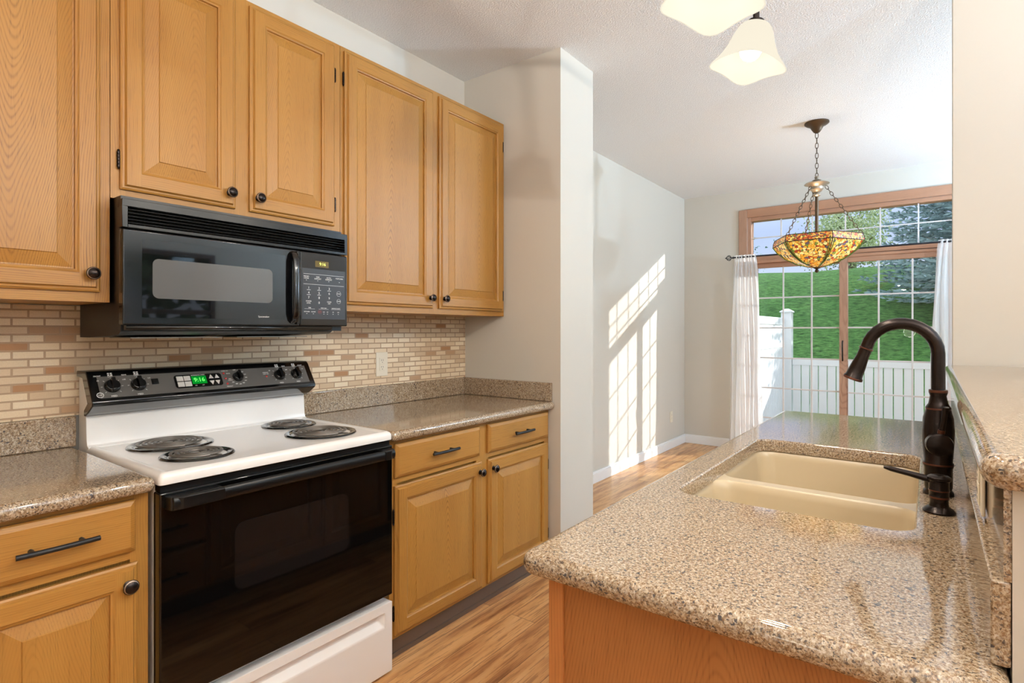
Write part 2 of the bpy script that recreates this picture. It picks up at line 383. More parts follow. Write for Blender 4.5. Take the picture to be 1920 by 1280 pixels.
STAINB = stained('stained_band', [(0, lin(230,160,70)), (.3, lin(196,90,44)), (.5, lin(240,200,110)), (.68, lin(150,60,40)), (.82, lin(120,130,60)), (.93, lin(110,90,100))], 90.0, 0.42)
LEADG = plain('green_leaded_rib', (90,110,40), 0.4, emit=(90,110,40), es=0.25)
LEAD = plain('lead_came', (46,36,28), 0.5, metal=0.4)

# ------------------------------------------------------------------ setting
XL = -2.30; YF = 6.40; ZC = 2.836; XR = 4.2; YB = -2.3
struct(B().box(XL-.12, XR+.12, YB-.12, YF+.12, -.12, 0).build('floor', FLOOR, origin=(0,0,0)))
struct(B().box(XL-.12, XR+.12, YB-.12, YF+.12, ZC, ZC+.12).build('ceiling', CEIL, origin=(0,0,ZC)))
struct(B().box(XL-.12, XL, YB-.12, YF+.12, 0, ZC).build('wall_left', WALL))
struct(B().box(XL, XR, YB-.12, YB, 0, ZC).build('wall_back', WALL))
DX0, DX1, DZ1 = -1.60, 0.22, 2.53      # rough opening of the patio door and transom
b = B(); b.box(XL, DX0, YF, YF+.12, 0, ZC); b.box(DX1, XR, YF, YF+.12, 0, ZC); b.box(DX0, DX1, YF, YF+.12, DZ1, ZC)
struct(b.build('wall_far', WALL))
WY0, WY1, WZ0, WZ1 = 2.5, 3.7, 0.8, 2.35
b = B(); b.box(XR, XR+.12, YB, WY0, 0, ZC); b.box(XR, XR+.12, WY1, YF, 0, ZC); b.box(XR, XR+.12, WY0, WY1, 0, WZ0); b.box(XR, XR+.12, WY0, WY1, WZ1, ZC)
struct(b.build('wall_right', WALL))
CX1, CY0, CY1 = -1.602, 2.563, 2.925
struct(B().box(XL, CX1, CY0, CY1, 0, ZC).build('wall_column', WALL))
PX0, PY0 = 0.073, 2.92
struct(B().box(PX0, 1.1, PY0, PY0+.13, 0, ZC).build('wall_pier', WALL))
HX0, HX1, HY0 = 0.074, 0.20, 0.845
struct(B().box(HX0, HX1, HY0, PY0, 0, 1.12).build('wall_bar', WALL))
def baseb(name, poly_pts):
    b = B()
    for (x0, x1, y0, y1) in poly_pts:
        b.box(x0, x1, y0, y1, 0, .085); 
        cx = .004
        b.box(x0+(cx if x1-x0 < .05 else 0), x1-(cx if x1-x0 < .05 else 0), y0+(cx if y1-y0 < .05 else 0), y1-(cx if y1-y0 < .05 else 0), .085, .10)
    return struct(b.build(name, TRIM, bevel=.003))
baseb('baseboard_left', [(XL, XL+.016, CY1+.016, YF)])
baseb('baseboard_far', [(XL+.016, -1.69, YF-.016, YF)])
baseb('baseboard_column', [(-1.675, CX1+.016, CY0-.016, CY0), (CX1, CX1+.016, CY0, CY1), (XL, CX1+.016, CY1, CY1+.016)])

# tile backsplash on the left wall
bt = B(); bt.box(XL+.0006, XL+.008, -0.6, CY0-.0006, 1.0166, 1.3835)
tag(bt.build('tile_backsplash', BRICK, origin=(XL, 0, 0)), 'cream and terracotta mini brick mosaic tile backsplash under the upper cabinets', 'backsplash')

# patio door, transom and casing
YG = YF+.045
cs = B(); TW = .088
cs.box(DX0-TW, DX0, YF-.022, YF, 0, DZ1+TW, 0); cs.box(DX1, DX1+TW, YF-.022, YF, 0, DZ1+TW, 0)
cs.box(DX0, DX1, YF-.022, YF, DZ1, DZ1+TW, 1)
struct(cs.build('trim_1', [DOORWOOD, DOORWOODH], bevel=.006), 'oak casing around the patio door and transom')
d1 = bpy.data.objects.new('door_1', None); COL.objects.link(d1); d1.location = ((DX0+DX1)/2, YG, 0); struct(d1, 'oak framed sliding patio door with white grid bars')
b = B(); b.box(DX0, DX0+.035, YF, YF+.11, 0, 2.06, 0); b.box(DX1-.035, DX1, YF, YF+.11, 0, 2.06, 0); b.box(DX0+.035, DX1-.035, YF+.0, YF+.11, 2.03, 2.06, 1); b.box(DX0+.035, DX1-.035, YF, YF+.11, 0, .04, 1)
b.build('door_frame', [DOORWOOD, DOORWOODH], d1, bevel=.004)
def sash(x0, x1, yc, name, parent, z0, z1, sl, sr, st, sb, vx, hz, gx0, gx1, gz0, gz1, mw=.015):
    b = B(); b.box(x0, x0+sl, yc-.02, yc+.02, z0, z1, 0); b.box(x1-sr, x1, yc-.02, yc+.02, z0, z1, 0)
    b.box(x0+sl, x1-sr, yc-.02, yc+.02, z1-st, z1, 1); b.box(x0+sl, x1-sr, yc-.02, yc+.02, z0, z0+sb, 1)
    s = b.build(name, [DOORWOOD, DOORWOODH], parent, bevel=.004)
    B().box(x0+sl, x1-sr, yc-.003, yc+.003, z0+sb, z1-st).build('pane', PANE, s)
    m = B()
    for x in vx: m.box(x-mw/2, x+mw/2, yc-.013, yc-.004, z0+sb, z1-st)
    for z in hz: m.box(x0+sl, x1-sr, yc-.0125, yc-.0045, z-mw/2, z+mw/2)
    m.build('grid_bars', MUNTIN, s, bevel=.002)
rows = [1.655-.323*i for i in range(5)]
sash(-1.565, -.705, YF+.075, 'sliding_panel', d1, .04, 2.03, .05, .02, .05, .09, [-1.254, -.985], rows, 0,0,0,0)
sash(-.732, .185, YF+.03, 'fixed_panel', d1, .04, 2.03, .072, .06, .05, .09, [-.402, -.137], rows, 0,0,0,0)
b = B(); b.tube([(-.70,YF-.012,1.0),(-.70,YF-.035,1.13),(-.70,YF-.035,1.18),(-.70,YF-.012,1.20)], .007, 8); b.build('door_handle', BRONZE, d1)
w1 = bpy.data.objects.new('window_1', None); COL.objects.link(w1); w1.location = ((DX0+DX1)/2, YG, 2.06); struct(w1, 'wide transom window above the patio door')
b = B(); b.box(DX0, DX0+.035, YF, YF+.11, 2.06, DZ1, 0); b.box(DX1-.035, DX1, YF, YF+.11, 2.06, DZ1, 0); b.box(DX0+.035, DX1-.035, YF, YF+.11, 2.49, DZ1, 1); b.box(DX0+.035, DX1-.035, YF, YF+.11, 2.06, 2.105, 1)
wf = b.build('window_frame', [DOORWOOD, DOORWOODH], w1, bevel=.004)
B().box(DX0+.035, DX1-.035, YF+.05, YF+.056, 2.105, 2.49).build('pane', PANE, w1)
m = B()
for x in (-1.27, -.975, -.682, -.39, -.092): m.box(x-.006, x+.006, YF+.035, YF+.047, 2.105, 2.49)
m.box(DX0+.035, DX1-.035, YF+.036, YF+.046, 2.302, 2.313)
m.build('grid_bars', MUNTIN, w1)
# living room window on the right (seen in reflections)
w2 = bpy.data.objects.new('window_2', None); COL.objects.link(w2); w2.location = (XR, (WY0+WY1)/2, WZ0); struct(w2, 'living room window with dark frame')
b = B()
for (y0,y1,z0,z1) in ((WY0,WY0+.06,WZ0,WZ1),(WY1-.06,WY1,WZ0,WZ1),(WY0+.06,WY1-.06,WZ0,WZ0+.06),(WY0+.06,WY1-.06,WZ1-.06,WZ1),(WY0+.06,WY1-.06,1.52,1.58)): b.box(XR-.01, XR+.08, y0, y1, z0, z1)
b.build('window_frame', plain('dark_window_wood', (74,54,40), .5), w2)
B().box(XR+.04, XR+.046, WY0+.06, WY1-.06, WZ0+.06, WZ1-.06).build('pane', PANE, w2)

# ------------------------------------------------------------------ cabinet pieces
def frame_piece(O, W, Z, D):
    O = Vector(O); W = Vector(W); Z = Vector(Z); D = Vector(D)
    return lambda a, h, d: O + W*a + Z*h + D*d
def raised_door(parent, c, wdt, hgt, face, name='door', drawer=False, mats=None):
    """c = centre of the back face; face=+1 looks to +x, -1 to -x"""
    M_ = mats or [OAKS, OAKH, OAKV]
    T = frame_piece(c, (0,1,0), (0,0,1), (face,0,0)); hw, hh = wdt/2, hgt/2
    def loop(i, d): return [T(-hw+i, -hh+i, d), T(hw-i, -hh+i, d), T(hw-i, hh-i, d), T(-hw+i, hh-i, d)]
    b = B()
    def band(i0, d0, i1, d1, mv, mh):
        A = loop(i0, d0); C = loop(i1, d1)
        for k in range(4): b.add([A[k], A[(k+1)%4], C[(k+1)%4], C[k]], [(0,1,2,3)], mh if k in (0,2) else mv)
    b.add(loop(0, 0), [(3,2,1,0)], 0)
    if drawer:
        band(0,0,0,.011,1,1); band(0,.011,.003,.014,1,1); band(.003,.014,.014,.0205,1,1)
        b.add(loop(.014,.0205), [(0,1,2,3)], 1)
        return b.build(name, M_, parent, origin=T(0,0,0), flat=True)
    sw = .054
    band(0,0,0,.009,0,1); band(0,.009,.005,.012,0,1); band(.005,.012,.010,.0125,0,1); band(.010,.0125,.0145,.020,0,1)
    i0 = .0145
    def rect(a0, a1, h0, h1, mm): b.add([T(a0,h0,.020), T(a1,h0,.020), T(a1,h1,.020), T(a0,h1,.020)], [(0,1,2,3)], mm)
    rect(-hw+i0, -hw+sw, -hh+i0, hh-i0, 0); rect(hw-sw, hw-i0, -hh+i0, hh-i0, 0)
    rect(-hw+sw, hw-sw, -hh+i0, -hh+sw, 1); rect(-hw+sw, hw-sw, hh-sw, hh-i0, 1)
    band(sw,.020,sw+.004,.0165,0,1); band(sw+.004,.0165,sw+.009,.0145,0,1); band(sw+.009,.0145,sw+.010,.0070,0,1); band(sw+.010,.0070,sw+.014,.0065,2,2)
    band(sw+.014,.0065,sw+.050,.0160,2,2); band(sw+.050,.0160,sw+.052,.0188,2,2)
    b.add(loop(sw+.052,.0188), [(0,1,2,3)], 2)
    return b.build(name, M_, parent, origin=T(0,0,0), flat=True)
def knob(parent, p, face):
    b = B(); prof = [(.011,0),(.011,.002),(.0065,.005),(.006,.013),(.0085,.017),(.0165,.019),(.0185,.0215),(.0185,.0235),(.0172,.0245),(.0150,.0262),(.0148,.0275),(.011,.0305),(.005,.0322),(.0005,.0326)]
    mats = [0]*(len(prof)-1); mats[8] = 1
    b.lathe(prof, p, (face,0,0), 20, mats=mats); return b.build('knob', [BRONZE, KNOBRING], parent, origin=p)
def pull(parent, p, face, L=.158):
    b = B(); x = p[0]; n = 8
    b.tube([(x+face*(.026+.004*cos(pi*(i/n-.5))), p[1]-L/2+L*i/n, p[2]) for i in range(n+1)], .0062, 10)
    for s in (-1, 1): b.tube([(x, p[1]+s*.048, p[2]), (x+face*.026, p[1]+s*.048, p[2])], .0055, 8)
    return b.build('pull', PULL, parent)
def hinge(parent, x, y, z, L=.05):
    b = B(); n = 5
    for i in range(n): b.lathe([(.0035,0),(.0048,.001),(.0048,L/n-.001),(.0035,L/n)], (x, y, z-L/2+i*L/n), (0,0,1), 10)
    b.ball((x,y,z+L/2+.002), .004, 8); b.ball((x,y,z-L/2-.002), .004, 8)
    return b.build('hinge', BRONZE, parent)

def cabinet(name, label, cat, x0, xf, y0, y1, z0, z1, rails, stiles, doors=(), drawers=(), toe=None, group=None, face=1):
    """xf = front of the face frame"""
    t = thing(name, label, cat, ((x0+xf)/2, (y0+y1)/2, z0 if toe is None else 0), group)
    xb = xf - face*.019
    B().box(min(x0,xb), max(x0,xb), y0+.001, y1-.001, z0, z1).build('carcass', OAKS, t)
    b = B()
    for (a0, a1) in stiles: b.box(min(xf,xb), max(xf,xb), a0, a1, z0, z1, 0)
    st = sorted(stiles)
    for (h0, h1) in rails:
        for k in range(len(st)-1): b.box(min(xf,xb), max(xf,xb), st[k][1], st[k+1][0], h0, h1, 1)
    b.build('face_frame', [OAKS, OAKH], t)
    for (a0, a1, h0, h1, hs, kz) in doors:
        d = raised_door(t, (xf, (a0+a1)/2, (h0+h1)/2), a1-a0, h1-h0, face)
        ky = (a1-.026) if hs == 'L' else (a0+.026)
        knob(d, (xf+face*.020, ky, kz), face)
        hy = a0-.004 if hs == 'L' else a1+.004
        for hz in (h0+.09, h1-.12): hinge(d, xf+face*.006, hy, hz)
    for (a0, a1, h0, h1) in drawers:
        d = raised_door(t, (xf, (a0+a1)/2, (h0+h1)/2), a1-a0, h1-h0, face, 'drawer_front', True)
        pull(d, (xf+face*.0205, (a0+a1)/2, (h0+h1)/2), face)
    if toe:
        b = B(); xt = xf - face*toe
        b.box(min(xt, xt-face*.02), max(xt, xt-face*.02), y0+.002, y1-.002, 0, z0)
        b.box(min(xt, xt+face*.006), max(xt, xt+face*.006), y0+.002, y1-.002, 0, .018)
        b.build('toe_kick', TOEK, t)
    return t

XU = -1.99; XW = XL+.0005
UG = 'oak upper cabinets along the left wall'
cabinet('upper_cabinet', 'tall oak upper cabinet at left edge of view, left of the microwave', 'cabinet', XW+.008, XU, .10, .612, 1.386, 2.503,
        [(1.386,1.425),(2.47,2.503)], [(.10,.14),(.572,.612)], [(.128,.586,1.416,2.485,'L',1.468)], group=UG)
cabinet('upper_cabinet', 'oak upper cabinet out of view beyond the left edge', 'cabinet', XW+.008, XU, -.55, .098, 1.386, 2.503,
        [(1.386,1.425),(2.47,2.503)], [(-.55,-.51),(.06,.098)], [(-.525,.070,1.416,2.485,'L',1.468)], group=UG)
cabinet('upper_cabinet', 'short two-door oak upper cabinet directly above the black microwave', 'cabinet', XW+.008, XU, .614, 1.435, 1.705, 2.503,
        [(1.705,1.745),(2.47,2.503)], [(.614,.654),(.98,1.05),(1.395,1.435)], [(.637,.99,1.735,2.485,'L',1.785),(1.042,1.402,1.735,2.485,'R',1.785)], group=UG)
cabinet('upper_cabinet', 'tall two-door oak upper cabinet between the microwave and the end wall', 'cabinet', XW+.008, XU, 1.437, 2.560, 1.384, 2.503,
        [(1.384,1.425),(2.47,2.503)], [(1.437,1.477),(1.955,2.04),(2.52,2.560)], [(1.452,1.974,1.412,2.485,'L',1.462),(2.019,2.540,1.412,2.485,'R',1.462)], group=UG)
XB = -1.68
LG = 'oak base cabinets along the left wall'
cabinet('base_cabinet', 'oak base cabinet with one drawer and door left of the stove', 'cabinet', XW, XB, .208, .604, .093, .873,
        [(.093,.13),(.70,.735),(.845,.873)], [(.208,.25),(.562,.604)], [(.236,.577,.108,.692,'L',.642)], [(.236,.571,.724,.858)], toe=.03, group=LG)
cabinet('base_cabinet', 'oak base cabinet out of view beyond the left edge', 'cabinet', XW, XB, -.55, .206, .093, .873,
        [(.093,.13),(.70,.735),(.845,.873)], [(-.55,-.51),(.165,.206)], [(-.525,.180,.108,.692,'L',.642)], [(-.525,.180,.724,.858)], toe=.03, group=LG)
cabinet('base_cabinet', 'wide oak base cabinet with two drawers over two doors right of the stove', 'cabinet', XW, XB, 1.436, 2.560, .093, .873,
        [(.093,.13),(.70,.735),(.845,.873)], [(1.436,1.476),(1.955,2.04),(2.52,2.560)],
        [(1.457,1.985,.106,.692,'L',.648),(2.030,2.543,.106,.692,'R',.648)], [(1.457,1.966,.724,.858),(2.026,2.540,.724,.858)], toe=.03, group=LG)

# ------------------------------------------------------------------ worktops
def slab_profile(x0, x1, y0, y1, zt, th, r, rc, hole=None, n=5):
    """bullnosed slab; r = edge radius, rc = corner radius"""
    b = B(); L = []
    h = th/2
    for i in range(2*n+1):
        a = -pi/2 + pi*i/(2*n); ins = r*(1-cos(a)); L.append(rrect(x0+ins, x1-ins, y0+ins, y1-ins, max(rc-ins, .002), zt-h+h*sin(a)))
    b.loops(L)
    if hole is None:
        fill_loops(b, [L[0]]); fill_loops(b, [L[-1]])
    else:
        hx0, hx1, hy0, hy1, hr = hole; Hh = []
        for e, z in ((0, zt-th), (0, zt-.006), (.0015, zt-.002), (.005, zt)): Hh.append(rrect(hx0-e, hx1+e, hy0-e, hy1+e, hr+e, z))
        b.loops(Hh); fill_loops(b, [L[0], Hh[0]]); fill_loops(b, [L[-1], Hh[-1]])
    return b
def worktop(label, y0, y1, side=None, group=None):
    t = thing('worktop', label, 'countertop', (-1.97, (y0+y1)/2, .874), group)
    slab_profile(XW, -1.633, y0, y1, .914, .040, .018, .02).build('slab', GRANITE, t)
    b = B(); b.box(XW, XL+.022, y0+.002, y1-.002 if side is None else y1-.0225, .9145, 1.016); b.build('back_splash', GRANITE, t, bevel=.004)
    if side: B().box(XL+.0005, -1.652, y1-.022, y1-.001, .9145, 1.016).build('side_splash', GRANITE, t, bevel=.004)
CG = 'speckled granite worktops on the left wall'
worktop('speckled tan granite worktop left of the stove', -.6, .609, group=CG)
worktop('speckled tan granite worktop with splash wrapping the corner right of the stove', 1.416, 2.562, side=True, group=CG)

# ------------------------------------------------------------------ range
def make_range():
    t = thing('stove', 'white freestanding electric coil stove with black oven door and control panel', 'stove', (-1.95, 1.012, 0))
    y0, y1 = .613, 1.411; XF = -1.63; ZT = .918
    B().box(-2.285, XF-.045, y0+.004, y1-.004, .0, .885).build('body', ENAMEL, t, bevel=.004)
    # cooktop with recessed floor and soft lip
    b = B(); L = []
    for ins, z in ((0,.888),(0,.908),(.004,.916),(.012,.921),(.022,.920),(.032,.916)):
        L.append(rrect(-2.215+ins*.2, XF-ins, y0+ins, y1-ins, .012, z, 4))
    b.loops(L, 0, True, True)
    b.prism([(-2.285,.888),(-2.19,.888),(-2.19,.918),(-2.203,.924),(-2.208,.940),(-2.214,1.022),(-2.285,1.022)], 'y', y0+.002, y1-.002)
    b.build('cooktop', ENAMEL, t, bevel=.003)
    # black control housing
    B().prism([(-2.285,.92),(-2.222,.92),(-2.222,1.03),(-2.176,1.058),(-2.215,1.145),(-2.285,1.145)], 'y', y0+.003, y1-.003).build('backguard', ENAMEL, t)
    prof = [(-2.216,1.020),(-2.205,1.020),(-2.176,1.033),(-2.135,1.058),(-2.133,1.070),(-2.190,1.157),(-2.202,1.167),(-2.288,1.167),(-2.288,1.147),(-2.232,1.143),(-2.184,1.064),(-2.216,1.040)]
    hs = B().prism(prof, 'y', y0-.004, y1+.004).build('control_housing', BLACKG, t, bevel=.004, seg=3)
    P0 = Vector((-2.190,0,1.157)); P1 = Vector((-2.133,0,1.070)); U = (P0-P1).normalized(); N = Vector((U.z,0,-U.x)); H = (P0-P1).length; R = Vector((0,1,0))
    def pt(y, h, d=0): return P1 + U*h + N*d + Vector((0,y,0))
    b = B(); b.obox(pt((y0+y1)/2, H*.5+.001, .0006), R*((y1-y0)/2-.022), U*(H*.5-.012), N*.0012); b.build('control_panel', PANELG, t)
    hm = H*.52
    def ring(b, y, h, r, d=.0022, wd=.0012, n=26, m=0):
        b.lathe([(r-wd,0),(r,0),(r,.0004),(r-wd,.0004),(r-wd,0)], pt(y,h,d), N, n, m, caps=False)
    def rknob(y, h, r, tilt=0.0):
        b = B(); b.lathe([(r*1.06,0),(r*1.06,.004),(r,.007),(r*.86,.014),(r*.5,.0155),(.0005,.0155)], pt(y,h,.0018), N, 28)
        a = U*cos(tilt)+R*sin(tilt); s = N.cross(a)
        b.obox(pt(y,h,.0205), a*r*.98, s*r*.26, N*.0075)
        return b.build('knob', BLACKG, t, bevel=.0015)
    def dial(b, y, h, r):
        for k in range(8):
            if k == 4: continue
            an = 2*pi*k/8; d = U*cos(an)+R*sin(an)
            b.obox(pt(y,h,.0022)+d*(r*1.30), d*r*.11, N.cross(d)*.0006, N*.0002)
        b.text('OFF', .0085, pt(y, h+r*1.68, .0021), R, U); b.text('MED', .0085, pt(y, h-r*1.62, .0021), R, U)
        b.text('LO', .0065, pt(y+r*1.62, h+r*1.05, .0021), R, U); b.text('HI', .0065, pt(y-r*1.62, h+r*1.05, .0021), R, U)
    lts = [B(), B(), B()]
    class Route:
        def pick(s_, p): return lts[0 if p[1] < .85 else 1 if p[1] < 1.13 else 2]
        def text(s_, tx, sz, p, *a, **k): return s_.pick(p).text(tx, sz, p, *a, **k)
        def obox(s_, p, *a, **k): return s_.pick(p).obox(p, *a, **k)
        def lathe(s_, pr, p, *a, **k): return s_.pick(p).lathe(pr, p, *a, **k)
    lt = Route()
    for (y, nm) in ((.672,'FRONT'),(.748,'REAR'),(1.262,'REAR'),(1.338,'FRONT')):
        rknob(y, hm, .0225); dial(lt, y, hm, .0225)
        lt.text(nm, .0062, pt(y-.036 if y < 1 else y+.030, hm+.041, .0021), R, U)
        for q in range(4): lt.obox(pt(y-.004+.008*(q%2), hm+.0435+.006*(q//2), .0022), R*.0028, U*.0018, N*.0002)
    rknob(1.090, hm+.004, .0195)
    for k in range(9):
        an = radians(-20+26*k+40); d = U*cos(an)+R*sin(an)
        lt.text(str(150+50*k if k else 'WM'), .0060, pt(1.090, hm+.004, .0021)+d*.0315, R, U)
    lt.text('OFF', .0065, pt(1.084, hm+.036, .0021), R, U); lt.text('BROIL', .0055, pt(1.057, hm+.022, .0021), R, U)
    for (y, h, s_) in ((1.046, hm+.034, 'OVEN ON'), (1.058, hm-.002, 'SELF'), (1.058, hm-.008, 'CLEAN'), (1.050, hm-.034, 'PREHEAT'), (1.206, hm+.016, 'SURFACE'), (1.206, hm+.009, 'UNIT ON')): lt.text(s_, .0056, pt(y, h, .0021), R, U)
    # round script monogram
    ring(lt, .634, hm-.030, .0100); ring(lt, .634, hm-.030, .0082, wd=.0006); lt.text('GE', .0088, pt(.634, hm-.030, .0022), R, U)
    for l_ in lts: l_.build('panel_lettering', LETTER, t)
    for (y, h) in ((1.040, hm+.023),(1.042, hm+.001),(1.044, hm-.022),(1.206, hm-.002)):
        B().lathe([(.0042,0),(.004,.002),(.002,.0035),(.0004,.0038)], pt(y,h,.0018), N, 14).build('indicator_light', REDLAMP, t)
    b = B(); b.obox(pt(.800,hm+.008,.0028), R*.011, U*.011, N*.0015); b.obox(pt(.800,hm+.006,.0048), R*.007, U*.006, N*.002); b.build('light_switch', BLACKG, t, bevel=.001)
    # clock module
    cb = B(); cb.loops([[pt(.945,hm,d) + R*p[0] + U*p[1] for p in rrect(-.083,.083,-.0265,.0265,.010,0,5)] for d in (.0015,.0035)], 0, True, True)
    ck = cb.build('clock_module', BLACKG, t)
    B().obox(pt(.9455,hm+.002,.0038), R*.0255, U*.0160, N*.0007).build('clock_display', GREENLCD, ck)
    B().text('9:16', .0225, pt(.9455,hm+.002,.0046), R, U, bold=.0002).build('clock_digits', GREENSEG, ck)
    BG = plain('button_grey', (196,192,186), .4)
    for i in range(2):
        for j in range(2): B().obox(pt(.8805+.0245*i, hm+.011-.023*j, .0042), R*.0110, U*.0098, N*.0008).build('clock_button', BG, ck)
    for i in range(2):
        for s_ in (1,-1):
            c = pt(.989+.021*i, hm+.011*s_, .0040)
            B().loops([[c-R*.0085-U*.006*s_+N*d, c+R*.0085-U*.006*s_+N*d, c+U*.011*s_+N*d] for d in (0,.0012)], 0, True, True).build('arrow_button', BG, ck)
    kl = B(); kl.text('AUTOMATIC OVEN', .0055, pt(.944,hm+.0218,.0040), R, U); kl.build('clock_lettering', LETTER, ck); kl = B(); kl.text('ON', .0045, pt(.930,hm-.0205,.004), R, U); kl.text('OFF', .0045, pt(.955,hm-.0205,.004), R, U); kl.build('clock_lettering', LETTER, ck)
    # burners
    for (bx, by, br) in ((-2.052,.808,.128),(-1.815,.790,.104),(-2.088,1.262,.104),(-1.830,1.236,.128)):
        z = .9165
        dp = B().lathe([(br-.005,-.0008),(br,.0015),(br-.003,.0055),(br-.010,.0065),(br-.018,.004),(br-.026,-.004),(br-.05,-.012),(.02,-.014),(.0005,-.014)], (bx,by,z), (0,0,1), 40).build('drip_pan', BLACKG, t)
        ro = br-.026; turns = 5 if br > .11 else 4; ri = .020; P = []; nn = turns*26
        for i in range(nn+1):
            rr_ = ri+(ro-ri)*i/nn; a = 2*pi*turns*i/nn; P.append((bx+rr_*cos(a), by+rr_*sin(a), z+.0095))
        c = B(); c.tube(P, .0047, 8, flat=(1.0,.8))
        for k in range(3):
            a = 2*pi*k/3+.5; d = Vector((cos(a), sin(a), 0)); c.obox(Vector((bx,by,z+.002))+d*ro*.5, d*ro*.55, d.cross(Vector((0,0,1)))*.0012, Vector((0,0,.003)))
        c.lathe([(.014,0),(.014,.003),(.0005,.003)], (bx,by,z+.003), (0,0,1), 14)
        c.build('coil_element', COIL, dp)
    # oven door
    B().box(XF-.045, XF-.012, y0+.006, y1-.006, .868, .888).build('vent_strip', BLACKM, t)
    dr = B().box(XF-.042, XF, y0, y1, .303, .868).build('oven_door', [OVENGLASS], t, bevel=.005)
    b = B(); b.loops([[(XF+d, .812+.40*(p[0]), p[1]) for p in rrect(0,1,.545,.738,.03,0,1)] for d in (0.0002,.0008)], 0, True, True)
    b = B(); b.loops([[(XF+d, p[0], p[1]) for p in rrect(.812,1.212,.535,.735,.03,0,5)] for d in (.0001,.0007)], 0, True, True); b.build('oven_window', plain('oven_window_tint', (20,17,16), .04), dr)
    b = B(); hz = .842; hx = XF+.030
    b.tube([(hx, y0+.02+(y1-y0-.04)*i/12, hz) for i in range(13)], .0170, 14, flat=(.6,1.1))
    for s_ in (0,1):
        ya = y0+.012 if s_ == 0 else y1-.012; yb = ya+(.14 if s_ == 0 else -.055)
        b.loops([[(XF,ya,hz-.017),(XF,yb,hz-.017),(XF,yb,hz+.017),(XF,ya,hz+.017)],[(hx-.002,ya+(.004 if s_==0 else -.004),hz-.018),(hx-.002,yb,hz-.018),(hx-.002,yb,hz+.018),(hx-.002,ya+(.004 if s_==0 else -.004),hz+.018)],[(hx+.013,ya+(.03 if s_==0 else -.03),hz-.016),(hx+.013,yb,hz-.015),(hx+.013,yb,hz+.015),(hx+.013,ya+(.03 if s_==0 else -.03),hz+.016)]], 0, True, True)
    b.build('door_handle', BLACKM, dr, bevel=.002)
    # drawer
    za, zb = .012, .276; b = B(); xx = XF-.002
    g0, g1, h0, h1 = y0+.035, y1-.035, .190, .243
    O = [(xx,y0,za),(xx,y1,za),(xx,y1,zb),(xx,y0,zb)]; I = [(xx,g0,h0),(xx,g1,h0),(xx,g1,h1),(xx,g0,h1)]
    J = [(xx-.022,g0+.022,h0+.026),(xx-.022,g1-.022,h0+.026),(xx-.022,g1-.004,h1-.002),(xx-.022,g0+.004,h1-.002)]
    K = [(xx-.045,y0,za),(xx-.045,y1,za),(xx-.045,y1,zb),(xx-.045,y0,zb)]
    b.loops([K, O, I, J], 0, True, True); b.build('storage_drawer', ENAMEL, t, bevel=.004, seg=3)
    return t
make_range()

